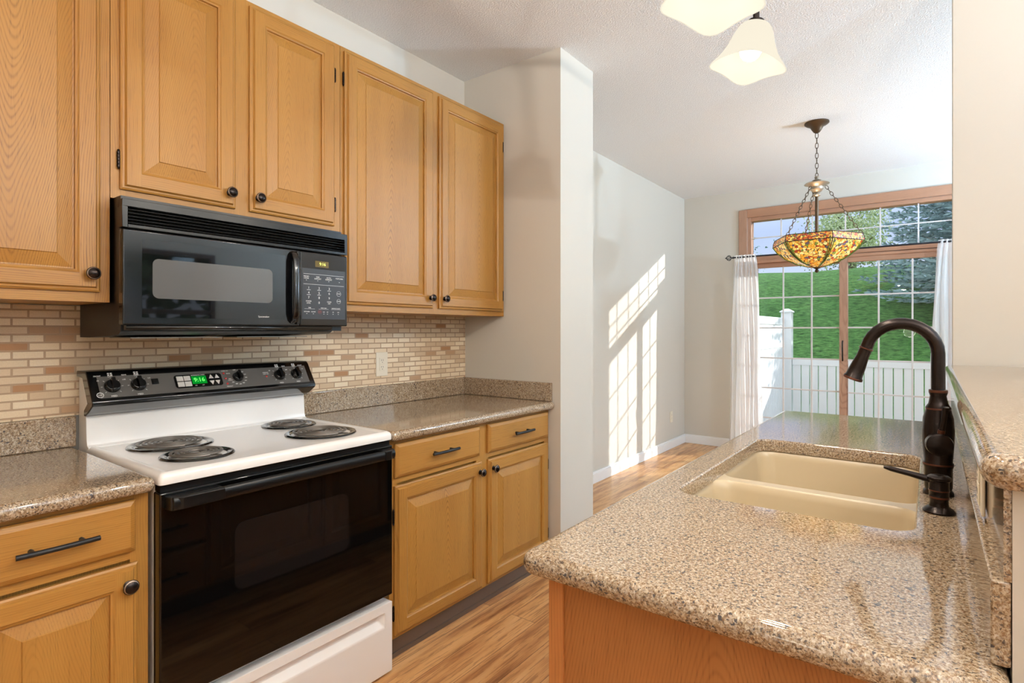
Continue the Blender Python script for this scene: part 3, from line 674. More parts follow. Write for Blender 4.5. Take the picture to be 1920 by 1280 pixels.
# ------------------------------------------------------------------ microwave
def make_mw():
    t = thing('microwave', 'black over-the-range microwave oven hung under the short oak cabinet', 'microwave', (-2.1, 1.0, 1.278))
    y0, y1 = .614, 1.400; XF = -1.893
    B().box(-2.29, -1.925, y0+.006, y1-.006, 1.300, 1.7035).build('body', BLACKM, t)
    B().prism([(-2.29,1.2785),(-2.20,1.278),(-1.945,1.288),(-1.925,1.298),(-1.925,1.3),(-2.29,1.3)], 'y', y0+.006, y1-.05).build('bottom_pan', BLACKM, t)
    b = B(); b.box(-2.16, -1.98, y0+.05, y0+.33, 1.2765, 1.2795); b.box(-2.16, -1.98, y0+.38, y0+.66, 1.2765, 1.2795); b.build('grease_filter', FILTER, t)
    # grille
    zt, zg = 1.690, 1.606
    b = B(); b.box(-1.925, XF, y0, y1, 1.668, zt); b.box(-1.925, XF, y0, y0+.014, zg, 1.668); b.box(-1.925, XF, y1-.012, y1, zg, 1.668); b.box(-1.925, XF, y0+.014, y1-.012, zg, zg+.010)
    for i in range(5):
        z = zg+.0165+i*.0098
        b.prism([(-1.922,z),(XF-.001,z-.0035),(XF-.001,z-.0012),(-1.922,z+.0025)], 'y', y0+.014, y1-.012)
    b.build('vent_grille', BLACKM, t, bevel=.0012)
    # door
    yd = 1.186
    d = B().box(-1.924, XF+.002, y0, yd, 1.318, 1.601).build('door', BLACKG, t, bevel=.004, seg=3)
    b = B(); b.box(XF+.002, XF+.0028, .664, 1.128, 1.340, 1.576); b.build('door_glass', MWGLASS, d)
    b = B(); b.loops([[(XF+dd, p[0], p[1]) for p in rrect(.692,1.078,1.399,1.520,.018,0,6)] for dd in (.0028,.0032)], 0, True, True); b.build('door_window', MWSCREEN, d)
    b = B(); b.text('Spacemaker', .0085, (XF+.003, 1.045, 1.350), (0,1,0), (0,0,1)); b.build('door_lettering', LETTER, d)
    b = B(); hy = 1.158
    b.tube([(XF+.002,hy,1.590),(XF+.016,hy,1.582),(XF+.026,hy,1.560),(XF+.028,hy,1.50),(XF+.028,hy,1.42),(XF+.026,hy,1.362),(XF+.016,hy,1.340),(XF+.002,hy,1.332)], .0105, 12, flat=(1.3,.7))
    b.box(XF+.002, XF+.010, hy+.012, hy+.024, 1.325, 1.598)
    b.build('door_handle', BLACKG, d, bevel=.002)
    # control side
    c = B().box(-1.924, XF+.001, yd+.002, y1, 1.318, 1.601).build('control_panel', BLACKG, t, bevel=.005, seg=3)
    B().box(XF+.001, XF+.0016, yd+.010, y1-.012, 1.345, 1.538).build('keypad', KEYPAD, c)
    B().box(XF+.001, XF+.0016, 1.252, 1.312, 1.546, 1.570).build('clock_display', AMBER, c)
    B().text('9:16', .0165, (XF+.0021, 1.284, 1.558), (0,1,0), (0,0,1)).build('clock_digits', AMBERSEG, c)
    x = XF+.0019; R = (0,1,0); U = (0,0,1); lt = B()
    def T(s, y, z, sz=.0085): lt.text(s, sz, (x, y, z), R, U)
    for z in (1.517, 1.478): lt.obox((x,(yd+y1)/2-.001,z), (0.0002,0,0), (0,.090,0), (0,0,.0005))
    for k, (a, bb) in enumerate((('MICRO','COOK'),('TIME','DEFROST'),('AUTO','DEFROST'),('POPCORN',''))):
        y = 1.214+k*.049; T(a, y, 1.507, .0072); T(bb, y, 1.500, .0072); lt.obox((x,y,1.493), (.0002,0,0), (0,.002,0), (0,0,.0008))
    for k in range(9): T(str(k+1), 1.224+.045*(k % 3), 1.464-.0185*(k//3), .0125)
    for k in range(5): lt.obox((x, 1.224+.045*(k % 3), 1.4565-.0185*(k//3)), (.0002,0,0), (0,.008,0), (0,0,.0007))
    T('0', 1.269, 1.408, .0125); T('POWER',1.224,1.413,.0068); T('LEVEL',1.224,1.406,.0068); T('CLEAR',1.314,1.413,.0068); T('OFF',1.314,1.406,.0068)
    lt.lathe([(.0095,0),(.0102,0),(.0102,.0003),(.0095,.0003),(.0095,0)], (x,1.358,1.447), (1,0,0), 20, caps=False); T('STOP',1.358,1.447,.0062)
    lt.lathe([(.0085,0),(.0092,0),(.0092,.0003),(.0085,.0003),(.0085,0)], (x,1.358,1.417), (1,0,0), 20, caps=False); T('START',1.358,1.417,.0055)
    for y, s in ((1.228,'TIME'),(1.289,'VENT FAN'),(1.345,'SURFACE LIGHT')): T(s, y, 1.388, .0055); lt.obox((x,y,1.384), (.0002,0,0), (0,.022,0), (0,0,.0004))
    for y, s in ((1.216,'KITCHEN'),(1.244,'CLOCK'),(1.290,'LO'),(1.306,'HI'),(1.332,'HI'),(1.356,'LO')): T(s, y, 1.373, .0056); lt.obox((x,y,1.3655), (.0002,0,0), (0,.002,0), (0,0,.0007))
    lt.build('keypad_lettering', LETTER, c)
    lr = B(); lr.text('OFF', .0056, (x,1.272,1.373), R, U); lr.lathe([(.0068,0),(.0074,0),(.0074,.0003),(.0068,.0003),(.0068,0)], (x,1.272,1.373), (1,0,0), 18, caps=False); lr.build('keypad_off_mark', LETRED, c)
    B().prism([(-1.925,1.3),(XF-.004,1.304),(XF-.001,1.316),(-1.925,1.316)], 'y', y0+.01, y1-.07).build('door_sill', BLACKG, t)
make_mw()

# ------------------------------------------------------------------ outlets
def outlet(label, x, y, z, face, hh=.062, ww=.038):
    t = thing('wall_outlet', label, 'outlet', (x, y, z-hh))
    B().box(min(x,x+face*.005), max(x,x+face*.005), y-ww, y+ww, z-hh, z+hh).build('cover_plate', IVORY, t, bevel=.002)
    xa = x+face*.0077
    for zz in (z-.0175, z+.0175):
        rc = B().box(min(x+face*.005,x+face*.0075), max(x+face*.005,x+face*.0075), y-.017, y+.017, zz-.0165, zz+.0165).build('receptacle', IVORY, t, bevel=.001)
        for yy in (-.006,.006): B().box(min(xa,xa+face*.0002), max(xa,xa+face*.0002), y+yy-.001, y+yy+.001, zz-.001, zz+.008).build('slot', SLOT, rc)
        B().box(min(xa,xa+face*.0002), max(xa,xa+face*.0002), y-.002, y+.002, zz-.010, zz-.006).build('slot', SLOT, rc)
outlet('ivory outlet plate on the mosaic tile right of the stove', XL+.008, 1.908, 1.126, 1)
outlet('ivory outlet plate low on the sunlit dining room wall', XL, 5.985, .348, 1)
outlet('ivory outlet plate on the granite splash beneath the raised bar ledge', HX0-.009, 1.12, 1.068, -1, hh=.045)

# ------------------------------------------------------------------ island
IY0, IY1 = .784, 2.965
t = thing('island_cabinet', 'long oak sink cabinet with reddish end panel under the island counter', 'cabinet', (-.25, 1.87, 0))
B().box(-.525, .072, .842, .90, .0, .873).build('side_panel', OAKS, t); B().box(-.525, .072, 2.25, 2.93, .093, .873).build('carcass', OAKS, t); B().box(-.525, -.521, .90, 2.25, .093, .873).build('front_panel', OAKS, t)
B().box(.066, .072, .90, 2.25, .093, .873).build('back_panel', OAKS, t); B().box(-.521, .066, .90, 2.25, .093, .12).build('floor_panel', OAKS, t)
b = B(); b.box(-.543, -.514, .830, .8415, 0, .873, 1); b.box(-.514, .072, .835, .8415, 0, .873, 0); b.build('end_panel', [OAKE, OAKES], t)
b = B()
for (a0,a1) in ((.842,.88),(1.20,1.24),(1.80,1.85),(2.28,2.32),(2.89,2.93)): b.box(-.543, -.5255, a0, a1, .093, .873, 0)
st = [(.88,1.20),(1.24,1.80),(1.85,2.28),(2.32,2.89)]
for (a0,a1) in st:
    for (h0,h1) in ((.093,.13),(.845,.873)): b.box(-.543, -.5255, a0, a1, h0, h1, 1)
b.build('face_frame', [OAKS, OAKH], t)
for (h0,h1) in ((.724,.858),(.54,.71),(.33,.525),(.108,.315)):
    d = raised_door(t, (-.543, 1.04, (h0+h1)/2), .355, h1-h0, -1, 'drawer_front', True); pull(d, (-.5635, 1.04, (h0+h1)/2), -1)
for (a0,a1,hs) in ((1.22,1.815,'L'),(1.835,2.30,'R')):
    d = raised_door(t, (-.543, (a0+a1)/2, .48), a1-a0, .745, -1); knob(d, (-.563, a1-.03 if hs == 'L' else a0+.03, .80), -1)
dw = B().box(-.556, -.5435, 2.31, 2.90, .11, .86).build('appliance_front', BLACKG, t, bevel=.003)
B().box(-.50, -.48, .85, 2.92, 0, .093).build('toe_kick', TOEK, t)

SX0, SX1, SY0, SY1 = -.492, -.026, 1.305, 2.130
t = thing('island_worktop', 'speckled granite island counter with rounded edge and sink cutout', 'countertop', (-.25, 1.87, .874))
slab_profile(-.578, .073, IY0, IY1, .914, .040, .018, .024, hole=(SX0, SX1, SY0, SY1, .05)).build('slab', GRANITE, t)
B().box(.055, .0735, .846, 2.918, .9145, 1.013).build('low_splash', GRANITE, t, bevel=.003)
B().box(.0665, .0738, .847, 2.918, 1.0132, 1.1195).build('upper_splash', GRANITE, t)
t = thing('bar_top', 'raised granite bar ledge on the half wall right of the sink', 'countertop', (.25, 1.88, 1.12))
slab_profile(.045, .46, .820, PY0-.001, 1.160, .040, .0195, .03).build('slab', GRANITE, t)

# sink
t = thing('kitchen_sink', 'beige double bowl composite sink set under the granite island', 'sink', (-.26, 1.72, .66))
b = B(); R0 = rrect(SX0-.025, SX1+.025, SY0-.025, SY1+.025, .06, .8735); b.loops([rrect(SX0-.025, SX1+.025, SY0-.025, SY1+.025, .06, .862), R0])
bowls = [(SX0-.006, SX1+.006, SY0-.006, 1.640), (SX0-.006, SX1+.006, 1.678, SY1+.006)]
hl = []
for (x0,x1,y0,y1) in bowls:
    L = []
    for i, (ins, z) in enumerate(((0,.8735),(.004,.869),(.008,.85),(.022,.70),(.030,.68),(.05,.668),(.09,.664))): L.append(rrect(x0+ins, x1-ins, y0+ins, y1-ins, .05+ins*.3, z))
    b.loops(L); fill_loops(b, [L[-1]]); hl.append(L[0])
fill_loops(b, [R0]+hl); b.build('basin', SINKM, t)
for (x0,x1,y0,y1) in bowls:
    B().lathe([(.044,0),(.044,.003),(.036,.004),(.030,-.002),(.0005,-.003)], ((x0+x1)/2,(y0+y1)/2,.6645), (0,0,1), 24).build('drain', NICKEL, t)

# faucet
fx, fy = .014, 1.655
t = thing('faucet', 'oil-rubbed bronze gooseneck pull-down faucet beside the beige sink', 'faucet', (fx, fy, .9145))
prof = [(.030,0),(.030,.006),(.026,.012),(.0275,.020),(.0275,.062),(.0300,.070),(.0300,.074),(.0275,.078),(.0305,.120),(.0315,.150),(.0295,.180),(.0245,.200),(.0250,.204),(.0190,.214),(.0160,.232),(.0185,.240),(.0185,.246),(.0135,.248)]
mt = [0]*(len(prof)-1); mt[5] = 1; mt[11] = 1; mt[15] = 1
B().lathe(prof, (fx,fy,.9145), (0,0,1), 28, mats=mt).build('faucet_body', [BRONZE, COPPER], t)
P = []; rA = .072; zA = 1.246; P.append((fx,fy,1.155)); P.append((fx,fy,1.20))
for i in range(15):
    a = radians(0+i*168/14); P.append((fx-rA+rA*cos(a), fy, zA+rA*sin(a)))
e1 = Vector(P[-1]); dr_ = (e1-Vector(P[-2])).normalized(); P.append(e1+dr_*.006)
B().tube(P, .0140, 16).build('spout', BRONZE, t)
E0 = Vector(P[-1]); ax = (dr_+Vector((-.05,0,0))).normalized()
sp_ = B(); prof = [(.0135,-.004),(.0158,-.002),(.0160,.001),(.0140,.003),(.0140,.02),(.0172,.048),(.0192,.074),(.0222,.078),(.0222,.083),(.020,.084),(.0005,.082)]
mt = [0]*(len(prof)-1); mt[1] = 1; mt[7] = 1
sp_.lathe(prof, E0, ax, 22, mats=mt).build('spray_head', [BRONZE, COPPER], t)
h = B(); c0 = Vector((fx, fy-.024, 1.038)); h.lathe([(.026,0),(.027,.014),(.0255,.026),(.021,.0285),(.0005,.029)], c0, (.1,-1,0), 24)
h.tube([c0+Vector((.004,-.014,.020)), c0+Vector((.006,-.016,.034))], .0075, 10, 1)
h.tube([c0+Vector((.006,-.016,.030)), c0+Vector((.010,-.020,.055)), c0+Vector((.013,-.026,.088))], [.0062,.0056,.0066], 10)
h.build('lever_handle', [BRONZE, COPPER], t)
# soap dispenser
sx, sy = .014, 1.492
t = thing('soap_dispenser', 'short bronze soap dispenser pump in front of the tall faucet', 'soap dispenser', (sx, sy, .9145))
prof = [(.0285,0),(.0290,.003),(.025,.008),(.0180,.013),(.0165,.020),(.0165,.028),(.0180,.030),(.0180,.034),(.0172,.036),(.0176,.044),(.0185,.0455),(.0185,.048),(.0178,.050),(.0180,.066)]
mt = [0]*(len(prof)-1); mt[6] = 1; mt[10] = 1
B().lathe(prof, (sx,sy,.9145), (0,0,1), 24, mats=mt).build('dispenser_base', [BRONZE, COPPER], t)
pz = .9145+.066
h = B(); h.lathe([(.0180,0),(.0215,.003),(.0215,.008),(.016,.012),(.0005,.0135)], (sx,sy,pz), (0,0,1), 24)
h.tube([(sx-.010,sy,pz+.000),(sx-.05,sy-.001,pz+.008),(sx-.085,sy-.002,pz+.014),(sx-.098,sy-.002,pz+.016)], [.0075,.0060,.0055,.0030], 10)
h.build('pump_head', BRONZE, t)

# ------------------------------------------------------------------ kitchen ceiling light over the sink
FX, FY = -.40, 1.245
t = thing('ceiling_light', 'hanging light bar with cream handkerchief glass shades over the sink', 'ceiling light', (FX, FY, ZC))
B().lathe([(.075,0),(.075,-.012),(.05,-.028),(.0005,-.03)], (FX,FY,ZC-.0005), (0,0,1), 24).build('canopy', BRONZE, t)
b = B(); b.tube([(FX,FY-.05,ZC-.02),(FX,FY-.05,2.42)], .008, 8); b.tube([(FX,FY-.52,2.42),(FX,FY+.48,2.42)], .012, 10); b.build('hanging_bar', BRONZE, t)
def shade(c, ax, R, rot):
    """wavy square bell; c = top of the bell, ax = direction of the mouth"""
    ax = Vector(ax).normalized(); u = Vector((1,0,0)); u = (u-ax*u.dot(ax)).normalized(); v = ax.cross(u); n = 48; c = Vector(c)
    prf = ((0,.026),(.06,.042),(.16,.052),(.35,.060),(.55,.067),(.72,.075),(.86,.084),(.95,.0905),(1,.0925))
    def rad(k):
        for (a0, r0), (a1, r1) in zip(prf, prf[1:]):
            if k <= a1: return r0+(r1-r0)*(k-a0)/(a1-a0)
        return prf[-1][1]
    def lp(k, inner):
        L = []
        for j in range(n):
            a = 2*pi*j/n; q = (abs(cos(a))**4.5+abs(sin(a))**4.5)**(-1/4.5)-1; a += rot
            rr_ = rad(k)*R/.0925*(1+q*1.05*k**2)
            hgt = .126*k + .030*k**3*(q-.09)
            if inner: rr_ = max(rr_-.0035, .005)
            L.append(c+ax*hgt+(u*cos(a)+v*sin(a))*rr_)
        return L
    ks = [i/14 for i in range(15)]
    b = B(); b.loops([lp(k, False) for k in ks]+[lp(k, True) for k in ks[::-1]], 0, True, True)
    s = b.build('glass_shade', SHADEG, t)
    bb = B(); bb.ball(c+ax*.075, .031, 16); bb.build('light_bulb', BULB, s)
    a = B(); a.tube([c-ax*.008, c+ax*.004], .022, 14); a.tube([(FX, c.y, 2.42), c-ax*.006], .009, 8); a.build('arm', BRONZE, t)
    add_light('kitchen_bulb', 'POINT', c+ax*.118, 14.0, WARM, .025)
shade((FX+.000, 1.69, 2.178), (-.16,-.10,-1), .086, radians(22))
shade((FX+.030, 1.247, 2.135), (-.10,-.12,-1), .090, radians(26))
shade((FX+.03, .80, 2.158), (0,0,-1), .090, .40)

# ------------------------------------------------------------------ stained glass pendant in the dining room
px, py = -.672, 4.63
t = thing('pendant_lamp', 'stained glass bowl pendant lamp on chains in front of the patio door', 'pendant lamp', (px, py, ZC))
B().lathe([(.082,0),(.082,-.008),(.070,-.018),(.046,-.030),(.034,-.052),(.022,-.070),(.010,-.078),(.0005,-.08)], (px,py,ZC-.0005), (0,0,1), 28).build('canopy', ANTIQUE, t)
def chain(p0, p1, L, wd, rad, name):
    p0 = Vector(p0); p1 = Vector(p1); d = (p1-p0); n = max(2, int(d.length/(L*.80))); d.normalize(); b = B()
    s1 = d.cross(Vector((0,1,0.01))).normalized(); s2 = d.cross(s1); step = (p1-p0).length/n
    for i in range(n):
        c = p0+d*step*(i+.5); sd_ = s1 if i % 2 == 0 else s2; P = []
        for j in range(14):
            a = 2*pi*j/14; P.append(c+d*(cos(a)*step*.60)+sd_*(sin(a)*wd))
        b.tube(P, rad, 6, closed=True)
    return b.build(name, ANTIQUE, t)
chain((px,py,ZC-.078), (px,py,2.425), .042, .010, .0026, 'hanging_chain')
B().lathe([(.012,.050),(.016,.040),(.010,.030),(.030,.020),(.012,.008),(.078,0),(.084,-.008),(.060,-.016),(.044,-.030),(.044,-.048),(.032,-.062),(.018,-.072),(.026,-.082),(.026,-.092),(.016,-.100)], (px,py,2.390), (0,0,1), 28).build('hub', NICKEL, t)
B().lathe([(.012,0),(.012,.315)], (px,py,1.975), (0,0,1), 14).build('center_rod', ANTIQUE, t)
rot8 = radians(-63)
for k in range(3):
    a = radians(-3+120*k); chain((px+.058*cos(a),py+.058*sin(a),2.36), (px+.285*cos(a),py+.285*sin(a),1.985), .036, .009, .0024, 'support_chain')
def oct_(r, z, n=6, sub=1):
    return [(px+r*cos(2*pi*j/n+rot8), py+r*sin(2*pi*j/n+rot8), z) for j in range(n)]
b = B(); Lo = [oct_(.290,1.990), oct_(.300,1.965), oct_(.302,1.940)]; b.loops(Lo+[oct_(.298,1.940), oct_(.286,1.988), oct_(.290,1.990)], 0)
bd = b.build('rim_band', STAINB, t, flat=True)
prf = [(.302,1.940),(.270,1.894),(.215,1.845),(.145,1.803),(.060,1.775),(.030,1.768)]
b = B(); b.loops([oct_(r,z) for r, z in prf]+[oct_(max(r-.004,.02),z+.004) for r, z in prf[::-1]], 0); bowl = b.build('glass_bowl', STAIN, t, flat=True)
rb = B(); gr = B()
for j in range(6):
    a = 2*pi*j/6+rot8; P = [(px+r*cos(a)*1.003, py+r*sin(a)*1.003, z-.001) for r, z in prf]
    for da in (-.045,.045): gr.tube([(px+r*cos(a+da)*1.0, py+r*sin(a+da)*1.0, z-.001) for r, z in prf[:-1]], .0038, 6)
    rb.tube(P, .0030, 6); rb.tube([(px+r*cos(a), py+r*sin(a), z) for r, z in ((.302,1.94),(.300,1.965),(.290,1.990))], .003, 6)
for L_ in (Lo[0], Lo[2]): rb.tube(L_, .0032, 6, closed=True)
rb.build('lead_ribs', LEAD, bowl); gr.build('green_ribs', LEADG, bowl)
B().lathe([(.034,.006),(.030,-.004),(.018,-.012),(.008,-.018),(.012,-.024),(.014,-.032),(.010,-.040),(.0005,-.044)], (px,py,1.772), (0,0,1), 18).build('finial', ANTIQUE, t)
for k in range(3):
    a = radians(40+120*k); B().ball((px+.07*cos(a),py+.07*sin(a),1.90), .028, 12).build('light_bulb', BULB, t)
add_light('pendant_bulb', 'POINT', (px,py,1.955), 4.0, WARM, .05)

# ------------------------------------------------------------------ curtains and rod
RY, RZ = 6.285, 2.095
t = thing('curtain_rod', 'thin dark curtain rod with cage finial across the patio door', 'curtain rod', (-.69, RY, RZ))
B().tube([(-1.715,RY,RZ),(.33,RY,RZ)], .0085, 10).build('rod', DARKMET, t)
for s_, ex in ((-1,-1.715),(1,.33)):
    b = B(); b.lathe([(.0085,0),(.014,.004),(.0085,.012),(.006,.016),(.006,.024)], (ex,RY,RZ), (s_,0,0), 12)
    for k in range(8):
        a = 2*pi*k/8; P = [(ex+s_*(.022+.060*i/8), RY+.030*sin(pi*(i/8)**.8)*cos(a+.12*i), RZ+.030*sin(pi*(i/8)**.8)*sin(a+.12*i)) for i in range(9)]; b.tube(P, .0026, 6)
    b.ball((ex+s_*.084,RY,RZ), .006, 8); b.build('finial', DARKMET, t)
    xb = -1.66 if s_ < 0 else .275
    c = B(); c.box(xb-.012, xb+.012, YF-.026, YF-.0225, RZ-.035, RZ+.03); c.tube([(xb,YF-.026,RZ-.012),(xb,RY,RZ-.012),(xb,RY-.006,RZ-.004)], .005, 8); c.build('bracket', DARKMET, t)
def curtain(label, x0t, x1t, x0b, x1b, zb, folds, ph):
    b = B(); n = folds*10; rows_ = 26; V = []
    for i in range(rows_+1):
        k = i/rows_; z = RZ+.022-(RZ+.022-zb)*k; L = []
        for j in range(n+1):
            s_ = j/n; kk = k**.55
            x = (x0t+(x1t-x0t)*s_)*(1-kk)+(x0b+(x1b-x0b)*s_)*kk
            amp = .012+.030*min(1, k*3); amp *= (.75+.25*sin(7*s_+ph))
            if k < .03: amp = .012
            y = RY-.004+amp*sin(2*pi*folds*s_+ph+.5*sin(3*k+5*s_))+.012*sin(4*k+ph)*k
            L.append((x+.006*sin(9*k+13*s_), y, z))
        V.append(L)
    b.loops(V, 0, closed=False)
    o = b.build('curtain', SHEER)
    return tag(o, label, 'curtain', 'white sheer curtains at the patio door')
curtain('white sheer curtain hanging at the left side of the patio door', -1.705, -1.49, -1.765, -1.42, .03, 7, .3)
curtain('white sheer curtain at right side of the patio door, behind the faucet', .055, .31, -.02, .36, .03, 6, 1.1)

# ------------------------------------------------------------------ unseen fill lamps added to brighten the interior
def fill_dome(label, x, y, energy, col, r=.17):  # dome and point light added out of view as extra fill
    t = thing('flush_fill_dome', label, 'ceiling light', (x, y, ZC))
    B().lathe([(r,0),(r,-.018),(r-.012,-.026)], (x,y,ZC-.0005), (0,0,1), 32).build('base_ring', NICKEL, t)
    B().lathe([(r-.012,-.024),(r-.03,-.055),(r*.5,-.085),(.0005,-.096)], (x,y,ZC-.0005), (0,0,1), 32).build('dome', DOME, t)
    add_light('fill_dome_light', 'POINT', (x, y, ZC-.30), energy, col, .16)
def uplight(label, x, y, energy, col, zt=1.80):  # lamp added out of view to bounce extra light off the ceiling
    t = thing('fill_lamp', label, 'floor lamp', (x, y, 0))
    B().lathe([(.15,0),(.15,.015),(.05,.030),(.0005,.032)], (x,y,.0005), (0,0,1), 28).build('fill_lamp_base', BRONZE, t)
    B().tube([(x,y,.03),(x,y,zt-.12)], .013, 12).build('fill_lamp_pole', BRONZE, t)
    B().lathe([(.03,-.12),(.08,-.105),(.13,-.07),(.165,0),(.158,0),(.125,-.064),(.078,-.098),(.03,-.112)], (x,y,zt), (0,0,1), 32).build('fill_lamp_shade', SHADEG, t)
    add_light('fill_lamp_light', 'POINT', (x, y, zt-.02), energy, col, .05)
uplight('bronze torchiere added as fill near the camera right of the bar wall', 1.3, -.3, 370, (1.0,.95,.88), 1.95)
uplight('bronze torchiere added as fill in the living room near the far wall', 2.3, 5.3, 560, NEUT)
uplight('bronze torchiere added as fill in the living room beside the dark framed window', 2.6, 1.0, 320, NEUT)
t = thing('fill_globe', 'slim bronze fill lamp with round lit globe added behind the camera', 'floor lamp', (-.35, -1.1, 0))  # added out of view to lighten the low surfaces along the left wall
B().lathe([(.13,0),(.13,.014),(.04,.028),(.0005,.030)], (-.35,-1.1,.0005), (0,0,1), 28).build('fill_lamp_base', BRONZE, t)
B().tube([(-.35,-1.1,.028),(-.35,-1.1,1.17)], .012, 12).build('fill_lamp_pole', BRONZE, t)
B().ball((-.35,-1.1,1.27), .095, 20).build('globe', BULB, t)
add_light('fill_globe_light', 'POINT', (-.35, -1.1, 1.27), 17, (1.0,.93,.82), .10)
fill_dome('round fill dome added on the ceiling right of the bar ledge', 1.15, .70, 22, (1.0,.92,.80))
fill_dome('round fill dome added in the living room right of the dining area', 1.6, 4.4, 110, NEUT)

# ------------------------------------------------------------------ outdoors
struct(B().box(-3.2, 3.0, YF+.12, 8.9, -.25, -.10).build('patio_slab', CONC), 'concrete patio behind the glass door')
b = B(); nx, ny = 40, 40; V = []
def lawn_z(x, y):
    z = -.11
    if y > 8.9:
        a = min(y, 12.8)-8.9; z += a*.512
        if y > 12.8:
            q = min(y, 16.0)-12.8; z += .512*q-(.512-.10)*q*q/6.4
        if y > 16: z += (y-16)*.075
    return z+(.04*sin(x*.7+y*.4)+.02*sin(x*2.3-y*1.7) if y > 9.5 else 0)
ys = [8.6+.3*i for i in range(26)]+[16.6+2.5*i for i in range(1,14)]
b.loops([[(-26+52*j/60, y, lawn_z(-26+52*j/60, y)) for j in range(61)] for y in ys], 0, closed=False)
struct(b.build('lawn', GRASS, origin=(0,12,0)), 'green grass slope rising behind the white fences')
b = B(); b.box(-40, 40, -20, YF+.12, -.5, -.26); b.box(3.0,40,YF+.12,8.7,-.5,-.2); b.box(-40,-3.2,YF+.12,8.7,-.5,-.2); struct(b.build('yard_ground', GRASS, origin=(0,0,-.5)))
# tall side fence
t = thing('privacy_fence', 'tall white vinyl privacy fence on the left side of the patio', 'fence', (-1.6, 7.4, -.1))
b = B(); y = YF+.14; i = 0
while y < 8.22: b.box(-1.620, -1.600, y, y+.058, -.06, 1.40); y += .064
b.build('board_panel', VINYL, t)
for z0, z1 in ((1.38,1.475),(1.08,1.17),(-.10,0)): B().box(-1.630, -1.585, YF+.13, 8.235, z0, z1).build('rail', VINYL, t, bevel=.004)
p = B(); p.box(-1.63,-1.50,8.24,8.37,-.1,1.55); po = p.build('post', VINYL, t, bevel=.004)
B().loops([[(-1.565+sx_*k, 8.305+sy_*k, z) for sx_, sy_ in ((-1,-1),(1,-1),(1,1),(-1,1))] for k, z in ((.078,1.55),(.078,1.565),(.02,1.60))], 0, True, True).build('post_cap', VINYL, po)
# low picket fence
t = thing('picket_fence', 'low white vinyl fence with narrow gaps at the foot of the lawn', 'fence', (-.2, 8.3, -.1))
x = -1.485
while x < 2.8: B().box(x, x+.090, 8.283, 8.327, -.04, .86).build('picket', VINYL, t); x += .102
B().box(-1.495, 2.8, 8.275, 8.335, .84, .925).build('rail', VINYL, t, bevel=.004)
B().box(-1.495, 2.8, 8.28, 8.33, -.06, .03).build('rail', VINYL, t, bevel=.004)
# trees
def spruce(label, x, y, z, h, r, seed, nl=34, nb=15, ns=15, size=1.0):
    rn = random.Random(seed); t = thing('spruce_tree', label, 'tree', (x, y, z), None)
    B().lathe([(.16*size,-.3),(.13*size,h*.3),(.06*size,h*.75),(.01,h)], (x,y,z), (0,0,1), 10).build('trunk', BARK, t)
    b = B()
    for l in range(nl):
        k = l/(nl-1); zz = z+.12+h*.97*k; rr = r*(1-k)**.85+.12
        for q in range(nb):
            a = 2*pi*(q+rn.random())/nb+l*.7; ln = rr*(.75+.35*rn.random()); d = Vector((cos(a),sin(a),0)); sd_ = Vector((-sin(a),cos(a),0))
            m_ = max(5, int(ns*ln/r*1.15))
            for s_ in range(m_):
                f = (s_+rn.random())/m_; c = Vector((x,y,zz))+d*ln*f+Vector((0,0,-.30*ln*f+.22*ln*f*f))
                for w_ in (-1,1,0):
                    tip = c+(d*(.6+.3*rn.random())+sd_*w_*(.8+.3*rn.random())).normalized()*(.10+.13*(1-f)*rn.random()+.04)*size+Vector((0,0,(rn.random()-.45)*.10))
                    dv = (tip-c); n_ = dv.cross(Vector((rn.random()-.5,rn.random()-.5,1))).normalized()*(.017*size); u_ = Vector((0,0,.017*size))
                    mid = c+dv*.45
                    b.add([c, mid+n_, mid-n_*.5+u_, mid-n_*.5-u_, tip], [(0,1,2),(0,2,3),(0,3,1),(4,2,1),(4,3,2),(4,1,3)], 0)
    b.build('foliage', SPRUCE, t, flat=True)
    return t
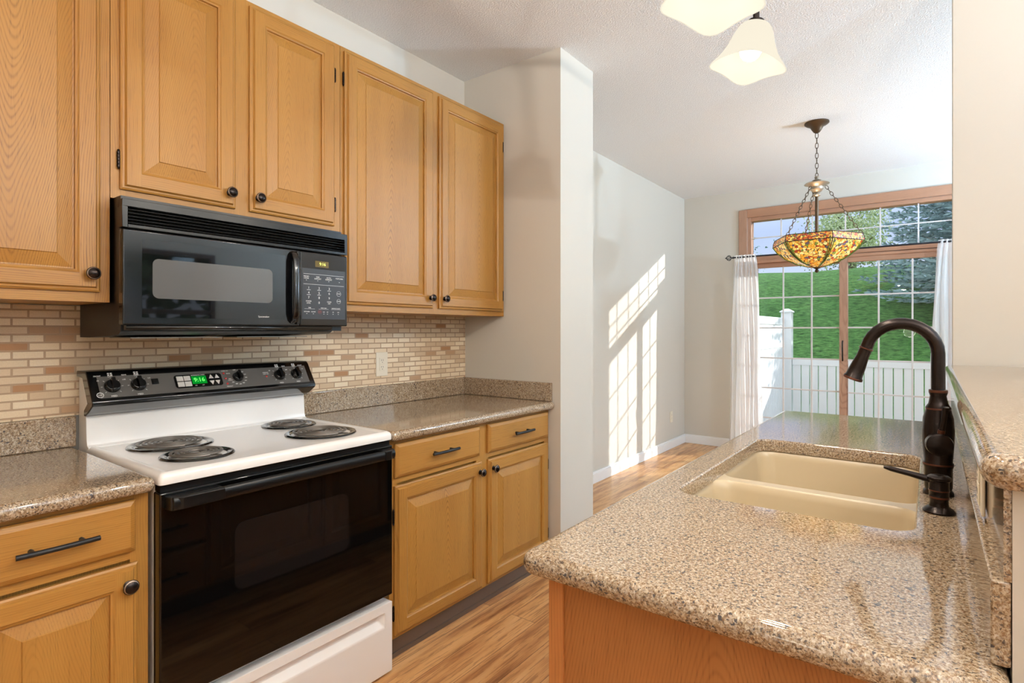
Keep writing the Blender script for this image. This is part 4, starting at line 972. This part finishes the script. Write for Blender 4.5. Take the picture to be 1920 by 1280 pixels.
spruce('large blue spruce on the slope at right behind the patio door', 1.35, 12.9, lawn_z(1.35,12.9), 6.4, 2.35, 3, 54, 24, 26)
def leafy(label, x, y, z, h, cr, seed, mat, n=2600, ls=.10, group=None):
    rn = random.Random(seed); t = thing('leafy_tree', label, 'tree', (x, y, z), group)
    b = B(); b.lathe([(.14,-.2),(.10,h*.4),(.05,h*.75)], (x,y,z), (0,0,1), 8)
    for k in range(7):
        a = rn.random()*6.28; b.tube([(x,y,z+h*(.3+.05*k)), (x+cos(a)*cr*.6, y+sin(a)*cr*.6, z+h*(.5+.06*k))], [.05,.015], 6)
    b.build('trunk', BARK, t); f = B(); bl = []
    for k in range(16): a = rn.random()*6.28; q = cr*sqrt(rn.random())*.75; bl.append(Vector((x+cos(a)*q, y+sin(a)*q, z+h*(.42+.52*rn.random()))))
    for k in range(n):
        c = rn.choice(bl)+Vector((rn.gauss(0,1),rn.gauss(0,1),rn.gauss(0,1)))*cr*.24
        u_ = Vector((rn.gauss(0,1),rn.gauss(0,1),rn.gauss(0,1))).normalized()*ls; v_ = u_.cross(Vector((rn.random()-.5,rn.random()-.5,rn.random()-.5))).normalized()*ls*.5
        f.add([c-u_, c+v_, c+u_, c-v_+u_.cross(v_).normalized()*.02], [(0,1,2,3)], 0)
    f.build('foliage', mat, t, flat=True)
TG = 'leafy trees beyond the crest of the lawn'
leafy('pale green leafy tree beyond the lawn crest behind the pendant lamp', -2.55, 26.5, 3.4, 3.3, 1.05, 11, LEAF, 4200, .05)
leafy('small leafy tree far off at the left end of the transom', -14.6, 44, 3.6, 6.2, 1.3, 12, HEDGE, 3000, .09)
leafy('low grey green bush on the lawn crest below the pendant lamp', -7.2, 25, 3.2, 1.6, 1.6, 13, SPRUCE, 5000, .06)
leafy('low pale bush on the lawn crest left of the spruce', -2.3, 22, 3.1, 1.9, 1.5, 14, LEAF, 5000, .055)
leafy('dense green tree added to keep sun out of the living room window', 8.2, 6.2, -.2, 5.5, 2.6, 15, HEDGE, 5200, .22)  # unseen tree put here to block the sun at the side window
